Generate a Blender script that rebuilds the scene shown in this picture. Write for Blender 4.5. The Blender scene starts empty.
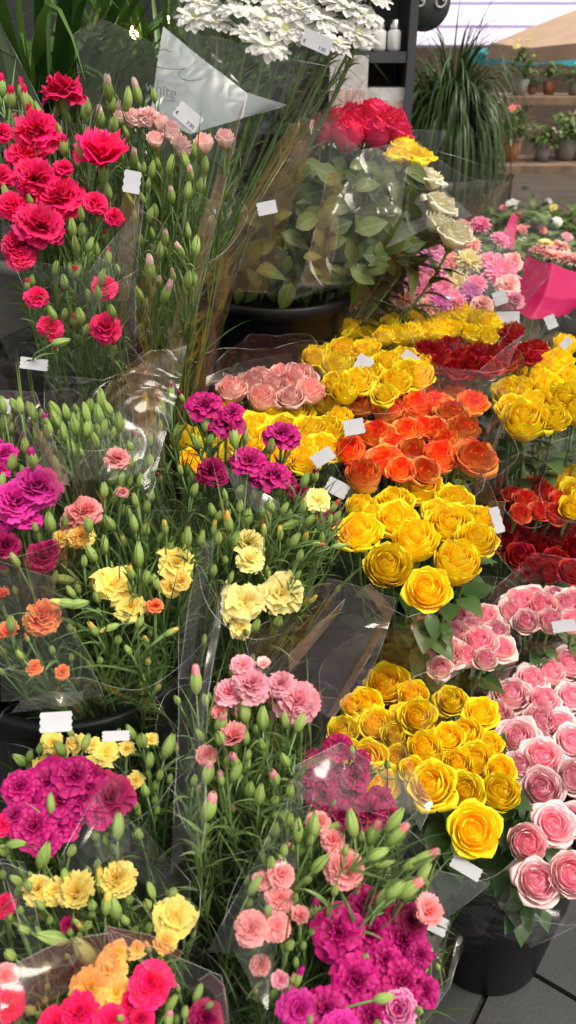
import bpy, math, random
from mathutils import Vector, Matrix, noise
random.seed(7)
C = bpy.context.scene.collection
PI = math.pi
V = Vector
R = random.uniform

# ------------------------------------------------------------------ camera maths
FPX = 804.0
SN, CS = .5, math.cos(math.radians(30))
EYE = V((0, 0, 1.5))
def P(x, y, d):
    """world point seen in the photograph at (x, y), d metres along the optical axis"""
    k = (y-512)/FPX
    return V(((x-288)/FPX*d, d*(CS-k*SN), 1.5-d*(SN+k*CS)))
def depth_on_plane(y, z):
    return (1.5-z)/(SN+(y-512)/FPX*CS)

# ------------------------------------------------------------------ scene, camera, light
sc = bpy.context.scene
cam = bpy.data.cameras.new('camera'); co = bpy.data.objects.new('camera', cam); C.objects.link(co)
co.location = EYE; co.rotation_euler = (math.radians(60), 0, 0)
cam.sensor_fit = 'VERTICAL'; cam.sensor_height = 36; cam.lens = 36*FPX/1024
cam.clip_start = .02; cam.clip_end = 3000
cam.dof.use_dof = True; cam.dof.focus_distance = 1.12; cam.dof.aperture_fstop = 6.3
sc.camera = co
sc.view_settings.view_transform = 'Standard'; sc.view_settings.look = 'None'
sc.view_settings.gamma = 1; sc.view_settings.exposure = .95
sc.render.engine = 'CYCLES'
cy = sc.cycles
cy.max_bounces = 14; cy.diffuse_bounces = 6; cy.glossy_bounces = 3; cy.transmission_bounces = 4
cy.transparent_max_bounces = 40; cy.use_denoising = True; cy.caustics_reflective = False; cy.caustics_refractive = False
cy.sample_clamp_indirect = 6
w = bpy.data.worlds.new('World'); sc.world = w; w.use_nodes = True
nt = w.node_tree; bg = nt.nodes['Background']
sky = nt.nodes.new('ShaderNodeTexSky'); sky.sky_type = 'NISHITA'; sky.sun_disc = False
ELEV, AZ = 63, 122          # sun high, to the right
sky.sun_elevation = math.radians(ELEV); sky.sun_rotation = math.radians(AZ)
sky.dust_density = 4; sky.air_density = 1.2; sky.altitude = 50
hs = nt.nodes.new('ShaderNodeHueSaturation'); hs.inputs['Saturation'].default_value = .24
nt.links.new(sky.outputs[0], hs.inputs['Color']); wm = nt.nodes.new('ShaderNodeMix'); wm.data_type = 'RGBA'; wm.blend_type = 'MULTIPLY'; wm.inputs[0].default_value = 1
wm.inputs[7].default_value = (1.07, 1.0, .90, 1); nt.links.new(hs.outputs[0], wm.inputs[6]); nt.links.new(wm.outputs[2], bg.inputs[0])
bg.inputs[1].default_value = .112
sl = bpy.data.lights.new('sun', 'SUN'); sl.energy = 1.35; sl.angle = math.radians(22); sl.color = (1, .93, .80)
so = bpy.data.objects.new('sun', sl); C.objects.link(so)
az = math.radians(AZ)
sdir = V((math.sin(az)*math.cos(math.radians(ELEV)), math.cos(az)*math.cos(math.radians(ELEV)), math.sin(math.radians(ELEV))))
so.rotation_euler = (-sdir).to_track_quat('-Z', 'Y').to_euler()

# ------------------------------------------------------------------ materials
MATS = {}
def new_mat(name):
    m = bpy.data.materials.new(name); m.use_nodes = True
    m.node_tree.nodes.clear(); return m, m.node_tree.nodes, m.node_tree.links
def rgba(c): return (c[0], c[1], c[2], 1)
def mixc(N, L, fac, a, b, mode='MIX'):
    n = N.new('ShaderNodeMix'); n.data_type = 'RGBA'; n.blend_type = mode
    for s, v in ((0, fac), (6, a), (7, b)):
        if hasattr(v, 'links'): L.new(v, n.inputs[s])
        else: n.inputs[s].default_value = v if s == 0 else rgba(v)
    return n.outputs[2]
def mrange(N, L, v, a, b, c=0., d=1.):
    n = N.new('ShaderNodeMapRange'); n.interpolation_type = 'SMOOTHSTEP'
    L.new(v, n.inputs[0])
    for i, x in enumerate((a, b, c, d)): n.inputs[i+1].default_value = x
    return n.outputs[0]
def plain(name, col, rough=.5, spec=.5, metal=0, nscale=0, namt=.15, bump=0, bscale=80):
    m, N, L = new_mat(name)
    o = N.new('ShaderNodeOutputMaterial'); b = N.new('ShaderNodeBsdfPrincipled'); L.new(b.outputs[0], o.inputs[0])
    b.inputs['Roughness'].default_value = rough; b.inputs['Specular IOR Level'].default_value = spec; b.inputs['Metallic'].default_value = metal
    if nscale:
        tc = N.new('ShaderNodeTexCoord'); nz = N.new('ShaderNodeTexNoise'); nz.inputs['Scale'].default_value = nscale; nz.inputs['Detail'].default_value = 5
        L.new(tc.outputs['Object'], nz.inputs[0])
        L.new(mixc(N, L, mrange(N, L, nz.outputs[0], .3, .7), [c*(1-namt) for c in col], [min(1, c*(1+namt)) for c in col]), b.inputs[0])
    else: b.inputs[0].default_value = rgba(col)
    if bump:
        tc = N.new('ShaderNodeTexCoord'); nz = N.new('ShaderNodeTexNoise'); nz.inputs['Scale'].default_value = bscale; nz.inputs['Detail'].default_value = 4
        L.new(tc.outputs['Object'], nz.inputs[0])
        bp = N.new('ShaderNodeBump'); bp.inputs['Strength'].default_value = bump; bp.inputs['Distance'].default_value = .01
        L.new(nz.outputs[0], bp.inputs['Height']); L.new(bp.outputs[0], b.inputs['Normal'])
    return m
def petal(name, inner, outer, edge, base=None, edge_at=.7, trans=.28, gloss=.25, var=.06):
    """petal tissue: inner/outer petals, tip edge and base colours from the vertex attribute pet = (along, layer, random)"""
    m, N, L = new_mat(name)
    o = N.new('ShaderNodeOutputMaterial')
    at = N.new('ShaderNodeAttribute'); at.attribute_name = 'pet'
    sp = N.new('ShaderNodeSeparateColor'); L.new(at.outputs['Color'], sp.inputs[0])
    t, lay, rnd = sp.outputs
    col = mixc(N, L, mrange(N, L, lay, .25, .95), inner, outer)
    col = mixc(N, L, mrange(N, L, t, edge_at, 1.0, 0, .85), col, edge)
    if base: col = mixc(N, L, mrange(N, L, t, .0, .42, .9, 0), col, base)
    oi = N.new('ShaderNodeObjectInfo')
    h = N.new('ShaderNodeHueSaturation'); L.new(col, h.inputs['Color'])
    L.new(mrange(N, L, oi.outputs['Random'], 0, 1, 1-var*2.2, 1+var*2.2), h.inputs['Value'])
    ma = N.new('ShaderNodeMath'); ma.operation = 'MULTIPLY_ADD'; L.new(rnd, ma.inputs[0]); ma.inputs[1].default_value = var*.35; ma.inputs[2].default_value = .5-var*.175
    L.new(ma.outputs[0], h.inputs['Hue'])
    b = N.new('ShaderNodeBsdfPrincipled'); L.new(h.outputs[0], b.inputs[0])
    b.inputs['Roughness'].default_value = .55; b.inputs['Specular IOR Level'].default_value = gloss
    tc = N.new('ShaderNodeTexCoord'); mp = N.new('ShaderNodeMapping'); mp.inputs['Scale'].default_value = (6, 6, 2.2); L.new(tc.outputs['Object'], mp.inputs[0])
    nz = N.new('ShaderNodeTexNoise'); nz.inputs['Scale'].default_value = 3; nz.inputs['Detail'].default_value = 4; L.new(mp.outputs[0], nz.inputs[0])
    bp = N.new('ShaderNodeBump'); bp.inputs['Strength'].default_value = .12; bp.inputs['Distance'].default_value = .05
    L.new(nz.outputs[0], bp.inputs['Height']); L.new(bp.outputs[0], b.inputs['Normal'])
    tr = N.new('ShaderNodeBsdfTranslucent'); L.new(h.outputs[0], tr.inputs[0])
    mx = N.new('ShaderNodeMixShader'); mx.inputs[0].default_value = trans
    L.new(b.outputs[0], mx.inputs[1]); L.new(tr.outputs[0], mx.inputs[2]); L.new(mx.outputs[0], o.inputs[0])
    MATS[name] = m; return m
def green(name, c1, c2, rough=.45, trans=.2, scale=14, spec=.4, rib=False):
    m, N, L = new_mat(name)
    o = N.new('ShaderNodeOutputMaterial')
    at = N.new('ShaderNodeAttribute'); at.attribute_name = 'pet'
    sp = N.new('ShaderNodeSeparateColor'); L.new(at.outputs['Color'], sp.inputs[0])
    oi = N.new('ShaderNodeObjectInfo')
    tc = N.new('ShaderNodeTexCoord'); nz = N.new('ShaderNodeTexNoise'); nz.inputs['Scale'].default_value = scale; nz.inputs['Detail'].default_value = 4; L.new(tc.outputs['Object'], nz.inputs[0])
    a = N.new('ShaderNodeMath'); a.operation = 'ADD'; L.new(sp.outputs[2], a.inputs[0]); L.new(nz.outputs[0], a.inputs[1])
    b2 = N.new('ShaderNodeMath'); b2.operation = 'MULTIPLY_ADD'; L.new(oi.outputs['Random'], b2.inputs[0]); b2.inputs[1].default_value = .5; L.new(a.outputs[0], b2.inputs[2])
    col = mixc(N, L, mrange(N, L, b2.outputs[0], .35, 1.6), c1, c2)
    if rib: col = mixc(N, L, mrange(N, L, sp.outputs[1], .0, .14, .5, 0), col, [min(1, c*1.5+.03) for c in c2])
    b = N.new('ShaderNodeBsdfPrincipled'); L.new(col, b.inputs[0]); b.inputs['Roughness'].default_value = rough; b.inputs['Specular IOR Level'].default_value = spec
    tr = N.new('ShaderNodeBsdfTranslucent'); L.new(col, tr.inputs[0])
    mx = N.new('ShaderNodeMixShader'); mx.inputs[0].default_value = trans
    L.new(b.outputs[0], mx.inputs[1]); L.new(tr.outputs[0], mx.inputs[2]); L.new(mx.outputs[0], o.inputs[0])
    MATS[name] = m; return m
def film(name, tint=(.985, .985, .985), milk=.007, milkcol=(.8, .8, .82), f0=.026, rough=.10, wr=.5, scale=7, graz=.36):
    """clear florist's film: see-through, glossy at a grazing angle, a little milky, finely crumpled"""
    m, N, L = new_mat(name)
    o = N.new('ShaderNodeOutputMaterial')
    tc = N.new('ShaderNodeTexCoord')
    nz = N.new('ShaderNodeTexNoise'); nz.inputs['Scale'].default_value = scale; nz.inputs['Detail'].default_value = 2; nz.inputs['Distortion'].default_value = 1.2
    L.new(tc.outputs['Object'], nz.inputs[0])
    vo = N.new('ShaderNodeTexVoronoi'); vo.inputs['Scale'].default_value = scale*1.3; vo.feature = 'DISTANCE_TO_EDGE'
    nm = mixc(N, L, .12, (0, 0, 0), (0, 0, 0))
    mv = N.new('ShaderNodeMix'); mv.data_type = 'VECTOR'; mv.inputs[0].default_value = .18; L.new(tc.outputs['Object'], mv.inputs[4]); L.new(nz.outputs['Color'], mv.inputs[5])
    L.new(mv.outputs[1], vo.inputs[0])
    mn = N.new('ShaderNodeMath'); mn.operation = 'MINIMUM'; L.new(vo.outputs['Distance'], mn.inputs[0]); mn.inputs[1].default_value = .12
    ad = N.new('ShaderNodeMath'); ad.operation = 'MULTIPLY_ADD'; L.new(mn.outputs[0], ad.inputs[0]); ad.inputs[1].default_value = .9; L.new(nz.outputs[0], ad.inputs[2])
    bp = N.new('ShaderNodeBump'); bp.inputs['Strength'].default_value = wr; bp.inputs['Distance'].default_value = .03
    L.new(ad.outputs[0], bp.inputs['Height'])
    fr = N.new('ShaderNodeLayerWeight'); fr.inputs['Blend'].default_value = .35; L.new(bp.outputs[0], fr.inputs['Normal'])
    pw = N.new('ShaderNodeMath'); pw.operation = 'POWER'; L.new(fr.outputs['Facing'], pw.inputs[0]); pw.inputs[1].default_value = 3.2
    fa = N.new('ShaderNodeMath'); fa.operation = 'MULTIPLY_ADD'; L.new(pw.outputs[0], fa.inputs[0]); fa.inputs[1].default_value = graz; fa.inputs[2].default_value = f0; fa.use_clamp = True
    tp = N.new('ShaderNodeBsdfTransparent'); tp.inputs[0].default_value = rgba(tint)
    df = N.new('ShaderNodeBsdfDiffuse'); df.inputs[0].default_value = rgba(milkcol)
    tl = N.new('ShaderNodeBsdfTranslucent'); tl.inputs[0].default_value = rgba(milkcol)
    dm = N.new('ShaderNodeMixShader'); dm.inputs[0].default_value = .5; L.new(df.outputs[0], dm.inputs[1]); L.new(tl.outputs[0], dm.inputs[2])
    m1 = N.new('ShaderNodeMixShader'); m1.inputs[0].default_value = milk; L.new(tp.outputs[0], m1.inputs[1]); L.new(dm.outputs[0], m1.inputs[2])
    gl = N.new('ShaderNodeBsdfGlossy'); gl.inputs['Roughness'].default_value = rough; gl.inputs[0].default_value = (1, 1, 1, 1); L.new(bp.outputs[0], gl.inputs['Normal'])
    m2 = N.new('ShaderNodeMixShader'); L.new(fa.outputs[0], m2.inputs[0]); L.new(m1.outputs[0], m2.inputs[1]); L.new(gl.outputs[0], m2.inputs[2])
    L.new(m2.outputs[0], o.inputs[0])
    MATS[name] = m; return m

petal('yellow_rose', (.95, .62, .008), (.96, .76, .018), (.96, .79, .03), trans=.27)
petal('orange_rose', (.90, .20, .03), (.94, .52, .13), (.78, .04, .015), base=(.92, .66, .26), edge_at=.6, trans=.2, var=.1)
petal('pink_rose', (.94, .38, .52), (.95, .72, .72), (.95, .64, .70), base=(.86, .66, .48), edge_at=.8, trans=.27)
petal('blush_rose', (.91, .30, .46), (.93, .76, .66), (.92, .50, .60), base=(.86, .76, .56), edge_at=.7, trans=.27)
petal('red_rose', (.33, .004, .010), (.42, .006, .014), (.46, .01, .02), trans=.27)
petal('flame_rose', (.80, .06, .03), (.88, .34, .16), (.74, .035, .03), base=(.82, .45, .15), edge_at=.5, trans=.27)
petal('crimson_rose', (.74, .012, .08), (.84, .05, .17), (.84, .04, .15), trans=.27)
petal('cream_rose', (.84, .74, .40), (.86, .82, .62), (.86, .84, .68), trans=.27)
petal('peach_rose', (.89, .44, .42), (.91, .62, .55), (.90, .52, .50), base=(.89, .74, .48), trans=.27)
petal('red_carnation', (.72, .004, .08), (.82, .007, .13), (.86, .03, .19), trans=.36)
petal('magenta_carnation', (.19, 0, .052), (.34, .001, .10), (.50, .012, .19), base=(.03, 0, .01), edge_at=.76, trans=.12)  # paler rim paints edge highlights, near-black base the shaded centre, over magenta petals
petal('violet_carnation', (.48, .003, .20), (.62, .01, .28), (.68, .05, .36))
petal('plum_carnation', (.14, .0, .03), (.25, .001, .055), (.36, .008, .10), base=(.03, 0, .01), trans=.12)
petal('yellow_carnation', (.90, .62, .10), (.90, .75, .18), (.90, .79, .26), trans=.36)
petal('pale_yellow_carnation', (.88, .70, .18), (.89, .80, .28), (.90, .83, .38), trans=.36)
petal('golden_carnation', (.88, .56, .07), (.89, .64, .14), (.89, .68, .20))
petal('pink_carnation', (.88, .26, .36), (.90, .38, .48), (.91, .50, .58), trans=.38)
petal('coral_carnation', (.88, .22, .24), (.90, .34, .34), (.91, .44, .44), trans=.38)
petal('blush_carnation', (.92, .56, .54), (.93, .78, .74), (.93, .64, .64), edge_at=.7, trans=.45)
petal('orange_carnation', (.80, .10, .03), (.82, .17, .05), (.84, .36, .14), edge_at=.8)
petal('striped_carnation', (.50, .01, .20), (.62, .05, .30), (.84, .50, .62), edge_at=.86)
petal('white_bloom', (.90, .90, .84), (.92, .92, .91), (.93, .93, .92), base=(.6, .66, .28), trans=.58)
petal('pink_daisy', (.80, .18, .34), (.82, .26, .44), (.84, .40, .55))
petal('mauve_daisy', (.58, .10, .38), (.66, .20, .48), (.74, .34, .58))
petal('salmon_daisy', (.84, .28, .22), (.85, .42, .34), (.86, .52, .44))
petal('cream_daisy', (.84, .70, .26), (.86, .80, .44), (.86, .82, .5))
petal('flower_red', (.7, .03, .03), (.75, .06, .04), (.8, .1, .06))
green('bud_green', (.12, .23, .035), (.31, .44, .12), rough=.5, trans=.12, scale=10)
green('calyx_green', (.10, .22, .04), (.22, .38, .11), rough=.5, trans=.12, scale=10)
green('stem_green', (.07, .15, .045), (.17, .29, .10), trans=.05, scale=30)
green('blade_green', (.035, .085, .022), (.18, .27, .085), trans=.2, scale=24)
green('rose_leaf', (.014, .05, .012), (.075, .14, .04), rough=.35, trans=.18, scale=20)
green('broad_leaf', (.018, .042, .008), (.105, .14, .030), rough=.6, trans=.2, scale=16, rib=True)
green('strap_leaf', (.012, .045, .008), (.085, .17, .03), rough=.35, trans=.2, scale=8)
green('grass_leaf', (.008, .028, .007), (.055, .10, .025), rough=.35, trans=.22, scale=8)
green('mixed_leaf', (.03, .08, .015), (.16, .24, .07), rough=.45, trans=.2, scale=8)
film('clear_film')
film('milky_film', milk=.03, f0=.035)
film('amber_film', tint=(.93, .74, .42), milk=.06, milkcol=(.62, .34, .08), f0=.015, graz=.12, rough=.16)
film('kraft_film', tint=(.84, .74, .62), milk=.16, milkcol=(.50, .32, .18), f0=.02, graz=.15)
film('pink_film', tint=(.97, .72, .74), milk=.07, milkcol=(.72, .16, .22), f0=.03)
film('mauve_film', tint=(.90, .80, .82), milk=.035, milkcol=(.42, .24, .26), f0=.035)
film('white_sleeve', tint=(.85, .9, .94), milk=.38, milkcol=(.72, .82, .92), f0=.05, wr=.25, rough=.3)
film('hot_pink_paper', tint=(.9, .3, .4), milk=.86, milkcol=(.82, .035, .20), f0=.01, graz=.1, wr=.2, rough=.4)
def film_edge_glint():  # thin pale tubes along film borders, painting the light the edges catch
    m, N, L = new_mat('film_edge_glint'); o = N.new('ShaderNodeOutputMaterial')
    t = N.new('ShaderNodeBsdfTransparent'); g = N.new('ShaderNodeBsdfGlossy'); g.inputs['Roughness'].default_value = .25
    d = N.new('ShaderNodeBsdfDiffuse'); d.inputs[0].default_value = (.8, .78, .76, 1)
    a = N.new('ShaderNodeMixShader'); a.inputs[0].default_value = .45; L.new(d.outputs[0], a.inputs[1]); L.new(g.outputs[0], a.inputs[2])
    b = N.new('ShaderNodeMixShader'); tc = N.new('ShaderNodeTexCoord'); nz = N.new('ShaderNodeTexNoise'); nz.inputs['Scale'].default_value = 16; nz.inputs['Detail'].default_value = 2; L.new(tc.outputs['Object'], nz.inputs[0]); L.new(mrange(N, L, nz.outputs[0], .40, .68, .01, .22), b.inputs[0]); L.new(t.outputs[0], b.inputs[1]); L.new(a.outputs[0], b.inputs[2]); L.new(b.outputs[0], o.inputs[0])
    MATS['film_edge_glint'] = m
film_edge_glint()
MATS['tag'] = plain('tag', (.40, .41, .45), .6, nscale=30, namt=.05)
MATS['tag_ink'] = plain('tag_ink', (.08, .10, .2), .6)
MATS['grey_ink'] = plain('grey_ink', (.16, .17, .18), .6)
MATS['bucket'] = plain('bucket', (.004, .0048, .0065), .42, .22, nscale=9, namt=.35, bump=.05, bscale=40)
MATS['plinth'] = plain('plinth', (.016, .015, .015), .7, .3, nscale=6, namt=.3)
MATS['soil'] = plain('soil', (.03, .02, .015), .9)
MATS['charcoal'] = plain('charcoal', (.028, .029, .032), .5, nscale=5, namt=.2)
MATS['shelf_grey'] = plain('shelf_grey', (.050, .053, .060), .5, nscale=4, namt=.15)
MATS['white_glass'] = plain('white_glass', (.62, .62, .62), .25, nscale=40, namt=.15)
MATS['silver'] = plain('silver', (.6, .6, .6), .3, metal=1)
MATS['card'] = plain('card', (.62, .60, .60), .6, nscale=30, namt=.15)
MATS['print_pink'] = plain('print_pink', (.62, .40, .36), .6, nscale=60, namt=.3)
MATS['wood'] = plain('wood', (.20, .13, .085), .6, nscale=12, namt=.3)
MATS['wood_leg'] = plain('wood_leg', (.36, .27, .2), .6, nscale=12, namt=.2)
MATS['tan_canvas'] = plain('tan_canvas', (.42, .29, .20), .8, nscale=6, namt=.08)
MATS['teal_canvas'] = plain('teal_canvas', (.02, .30, .36), .8, nscale=6, namt=.08)
MATS['pot_grey'] = plain('pot_grey', (.30, .28, .26), .7, nscale=12)
MATS['terracotta'] = plain('terracotta', (.36, .15, .08), .8, nscale=12)
MATS['metal_dark'] = plain('metal_dark', (.05, .05, .05), .4, metal=.6)
MATS['brown_wall'] = plain('brown_wall', (.09, .06, .045), .85, nscale=1.5, namt=.25)

# ------------------------------------------------------------------ mesh helpers
class MB:
    def __init__(s): s.v = []; s.f = []; s.c = []; s.m = []
    def add(s, vs, fs, cs=None, mi=0):
        o = len(s.v); s.v += [tuple(p) for p in vs]
        s.f += [tuple(i+o for i in f) for f in fs]; s.m += [mi]*len(fs)
        s.c += cs if cs else [(.5, .5, .5)]*len(vs)
    def grid(s, fn, nu, nv, cfn=None, mi=0, close=False):
        vs, cs = [], []
        for j in range(nv+1):
            for i in range(nu if close else nu+1):
                u, t = i/nu, j/nv
                vs.append(fn(u, t)); cs.append(cfn(u, t) if cfn else (t, .5, .5))
        W = nu if close else nu+1
        fs = [(j*W+i, j*W+(i+1) % W, (j+1)*W+(i+1) % W, (j+1)*W+i) for j in range(nv) for i in range(nu)]
        s.add(vs, fs, cs, mi)
    def box(s, c, d, mi=0, rot=0):
        x, y, z = d[0]/2, d[1]/2, d[2]/2; ca, sa = math.cos(rot), math.sin(rot)
        vs = [(c[0]+a*x*ca-b*y*sa, c[1]+a*x*sa+b*y*ca, c[2]+e*z) for e in (-1, 1) for b in (-1, 1) for a in (-1, 1)]
        s.add(vs, [(0, 2, 3, 1), (4, 5, 7, 6), (0, 1, 5, 4), (2, 6, 7, 3), (0, 4, 6, 2), (1, 3, 7, 5)], None, mi)
    def tube(s, pts, rad, n=6, mi=0, col=None, cap=True):
        pts = [V(p) for p in pts]; rings = []
        up = V((.31, .77, .55))
        vs, cs = [], []
        for i, p in enumerate(pts):
            t = (pts[min(i+1, len(pts)-1)]-pts[max(i-1, 0)]).normalized()
            a = t.cross(up)
            if a.length < .05: a = t.cross(V((1, 0, 0)))
            a.normalize(); b = t.cross(a)
            r = rad(i/(len(pts)-1)) if callable(rad) else rad
            for k in range(n):
                an = 2*PI*k/n
                vs.append(p+a*math.cos(an)*r+b*math.sin(an)*r); cs.append(col or (i/(len(pts)-1), .5, .5))
        fs = [(i*n+k, i*n+(k+1) % n, (i+1)*n+(k+1) % n, (i+1)*n+k) for i in range(len(pts)-1) for k in range(n)]
        if cap: fs += [tuple(range(n-1, -1, -1)), tuple(range((len(pts)-1)*n, len(pts)*n))]
        s.add(vs, fs, cs, mi)
    def lathe(s, prof, n=32, mi=0, c=(0, 0, 0)):
        vs = [(c[0]+r*math.cos(2*PI*k/n), c[1]+r*math.sin(2*PI*k/n), c[2]+z) for r, z in prof for k in range(n)]
        fs = [(i*n+k, i*n+(k+1) % n, (i+1)*n+(k+1) % n, (i+1)*n+k) for i in range(len(prof)-1) for k in range(n)]
        s.add(vs, fs, None, mi)
    def mesh(s, name, mats, smooth=True):
        me = bpy.data.meshes.new(name); me.from_pydata(s.v, [], s.f)
        for m in (mats if isinstance(mats, (list, tuple)) else [mats]): me.materials.append(MATS[m] if isinstance(m, str) else m)
        if smooth: me.polygons.foreach_set('use_smooth', [True]*len(s.f))
        me.polygons.foreach_set('material_index', s.m)
        at = me.attributes.new('pet', 'FLOAT_COLOR', 'POINT')
        at.data.foreach_set('color', [x for c in s.c for x in (c[0], c[1], c[2], 1)])
        me.update(); return me
    def build(s, name, mats, parent=None, smooth=True):
        return link(name, s.mesh(name, mats, smooth), parent)
def link(name, me, parent=None, mw=None):
    o = bpy.data.objects.new(name, me); C.objects.link(o)
    if parent is not None: o.parent = parent; o.matrix_parent_inverse = parent.matrix_world.inverted() if parent.type != 'EMPTY' else Matrix.Identity(4)
    if mw is not None: o.matrix_local = mw
    return o
def tag(o, label=None, cat=None, group=None, kind=None):
    for k, v in (('label', label), ('category', cat), ('group', group), ('kind', kind)):
        if v: o[k] = v
    return o
def empty(name, loc, label, cat, group=None):
    o = bpy.data.objects.new(name, None); C.objects.link(o); o.location = loc; o.empty_display_size = .05
    return tag(o, label, cat, group)
def frame(axis, spin=0.):
    """rotation taking +Z to axis"""
    return axis.normalized().to_track_quat('Z', 'Y').to_matrix().to_4x4() @ Matrix.Rotation(spin, 4, 'Z')
def ss(a, b, x):
    t = min(1, max(0, (x-a)/(b-a))); return t*t*(3-2*t)

# ------------------------------------------------------------------ flower meshes (unit radius, facing +Z)
def rose_mesh(seed, opening=1.0, tall=1.0):
    rnd = random.Random(seed); b = MB()
    # tight spiral heart
    def heart(u, t):
        a = u*2*PI*2.6; r = (.04+.19*u)*(.55+.5*math.sin(PI*min(1, t*.7+.1)))
        return V((r*math.cos(a), r*math.sin(a), (-.5+1.08*t+.02*math.sin(a*3)-.05*u)*tall))
    b.grid(heart, 52, 4, lambda u, t: (t, .05, .5))
    def plug(u, t):
        a = u*2*PI; return V((.62*t*math.cos(a), .62*t*math.sin(a), (.42-.62*t*t)*tall))
    b.grid(plug, 16, 4, lambda u, t: (.6, .1+.5*t, .5), close=True)
    layers = [(3, .28, .60, .0, 2.7), (3, .40, .62, .0, 2.6), (3, .53, .60, .03, 2.7), (4, .66, .54, .09, 2.3), (5, .77, .44, .17, 1.75), (5, .83, .30, .27, 1.55)]
    a0 = rnd.uniform(0, 6)
    for li, (n, rad, top, flare, wid) in enumerate(layers):
        a0 += .7
        for k in range(n):
            ph = a0+2*PI*k/n+rnd.uniform(-.15, .15)
            fl = flare*opening*rnd.uniform(.7, 1.35); tp = top*rnd.uniform(.93, 1.06); rr = rad*rnd.uniform(.95, 1.05)
            curl = (.0, .01, .04, .10, .17, .28)[li]*rnd.uniform(.6, 1.4)*opening
            pr = rnd.random(); wob = rnd.uniform(0, 6); wa = rnd.uniform(.005, .014)*(1+li*.35)
            tipn = rnd.uniform(-.02, .05) if li < 2 else rnd.uniform(.03, .13)
            def pt(u, t, ph=ph, fl=fl, tp=tp, rr=rr, curl=curl, wob=wob, wa=wa, wid=wid, tipn=tipn, li=li):
                x = u*2-1
                ww = wid*(.4+.6*ss(0, .5, t))
                if t > .5: ww *= max(.03, 1-((t-.5)/.5)**2.4)**.5
                a = ph+x*ww*.5
                bowl = .16+(rr-.16)*(1-(1-min(1, t*1.45))**2.2)*(1-.10*(1-.25*li)*ss(.6, 1, t)*(li < 4))
                r = bowl+fl*ss(.45, 1, t)*(1-.25*x*x)+.035*x+wa*math.sin(3*x+wob)*t
                z = -.80+(tp+.80)*(t**.88)
                z -= ss(.80, 1, t)*curl*1.25*(.7+.5*abs(x)) + .06*x*x*t + (0 if t < .9 else .0)
                r += ss(.72, 1, t)*curl*.36*(1-.3*abs(x))
                z += tipn*ss(.75, 1, t)*(1-abs(x))**2*.5+wa*1.2*math.sin(4*x+wob*2)*t
                return V((r*math.cos(a), r*math.sin(a), z*tall))
            lay = (li+1)/len(layers)
            b.grid(pt, 10, 11, lambda u, t, lay=lay, pr=pr: (max(t, abs(u*2-1)**3*.9 if t > .55 else t), lay, pr))
    return b.mesh('rose', 'yellow_rose')
def carnation_mesh(seed, rings, serr=.06, ruffle=.10, dome=1.0, side=False):
    rnd = random.Random(seed); b = MB()
    nr = len(rings)
    for ri, (n, length, elev, wid) in enumerate(rings):
        off = rnd.uniform(0, 6)
        for k in range(n):
            ph = off+2*PI*k/n+rnd.uniform(-.25, .25)
            el = math.radians(elev+rnd.uniform(-12, 12)); le = length*rnd.uniform(.85, 1.12)
            tw = rnd.uniform(-.35, .35); rw = rnd.uniform(.6, 1.5)*ruffle; p1 = rnd.uniform(0, 6); kk = rnd.uniform(3.2, 5.5); wd = wid*rnd.uniform(.85, 1.2)
            pr = rnd.random(); bend = rnd.uniform(.25, .8)
            def pt(u, t, ph=ph, el=el, le=le, tw=tw, rw=rw, p1=p1, kk=kk, wd=wd, bend=bend):
                x = u*2-1
                i = round(u*10)
                edge = (serr*(1 if i % 2 else -1)+.02*math.sin(7*x+p1)) if t > .95 else 0
                L_ = le*(t*(1-.22*x*x*t)+edge)
                half = wd*le*(.10+.90*t**.8)*.62
                e = el-bend*t*t*.9
                rad = L_*math.cos((el+e)/2); z = L_*math.sin((el+e)/2)
                y = x*half
                z += rw*math.sin(kk*x+p1)*t*t+tw*x*half*.8+rw*.5*math.sin(9*x+p1*2)*t**4
                return V((rad*math.cos(ph)-y*math.sin(ph), rad*math.sin(ph)+y*math.cos(ph), (z-.12)*dome))
            b.grid(pt, 10, 4, lambda u, t, pr=pr, ri=ri: (t, 1-ri/max(1, nr-1) if nr > 1 else 1, pr))
    return b.mesh('carnation', 'red_carnation')
FULL = [(9, 1.0, 6, 1.05), (9, .97, 20, 1.0), (10, .92, 34, .95), (9, .84, 48, .9), (8, .78, 62, .85), (7, .72, 76, .8), (5, .68, 88, .7)]
OPEN = [(5, 1.0, 12, 1.4), (5, .88, 30, 1.3), (4, .66, 52, 1.1), (4, .46, 76, .95)]
CUP = [(6, 1.25, 52, .8), (6, 1.25, 62, .75), (6, 1.2, 74, .7), (5, 1.15, 84, .6)]
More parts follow.
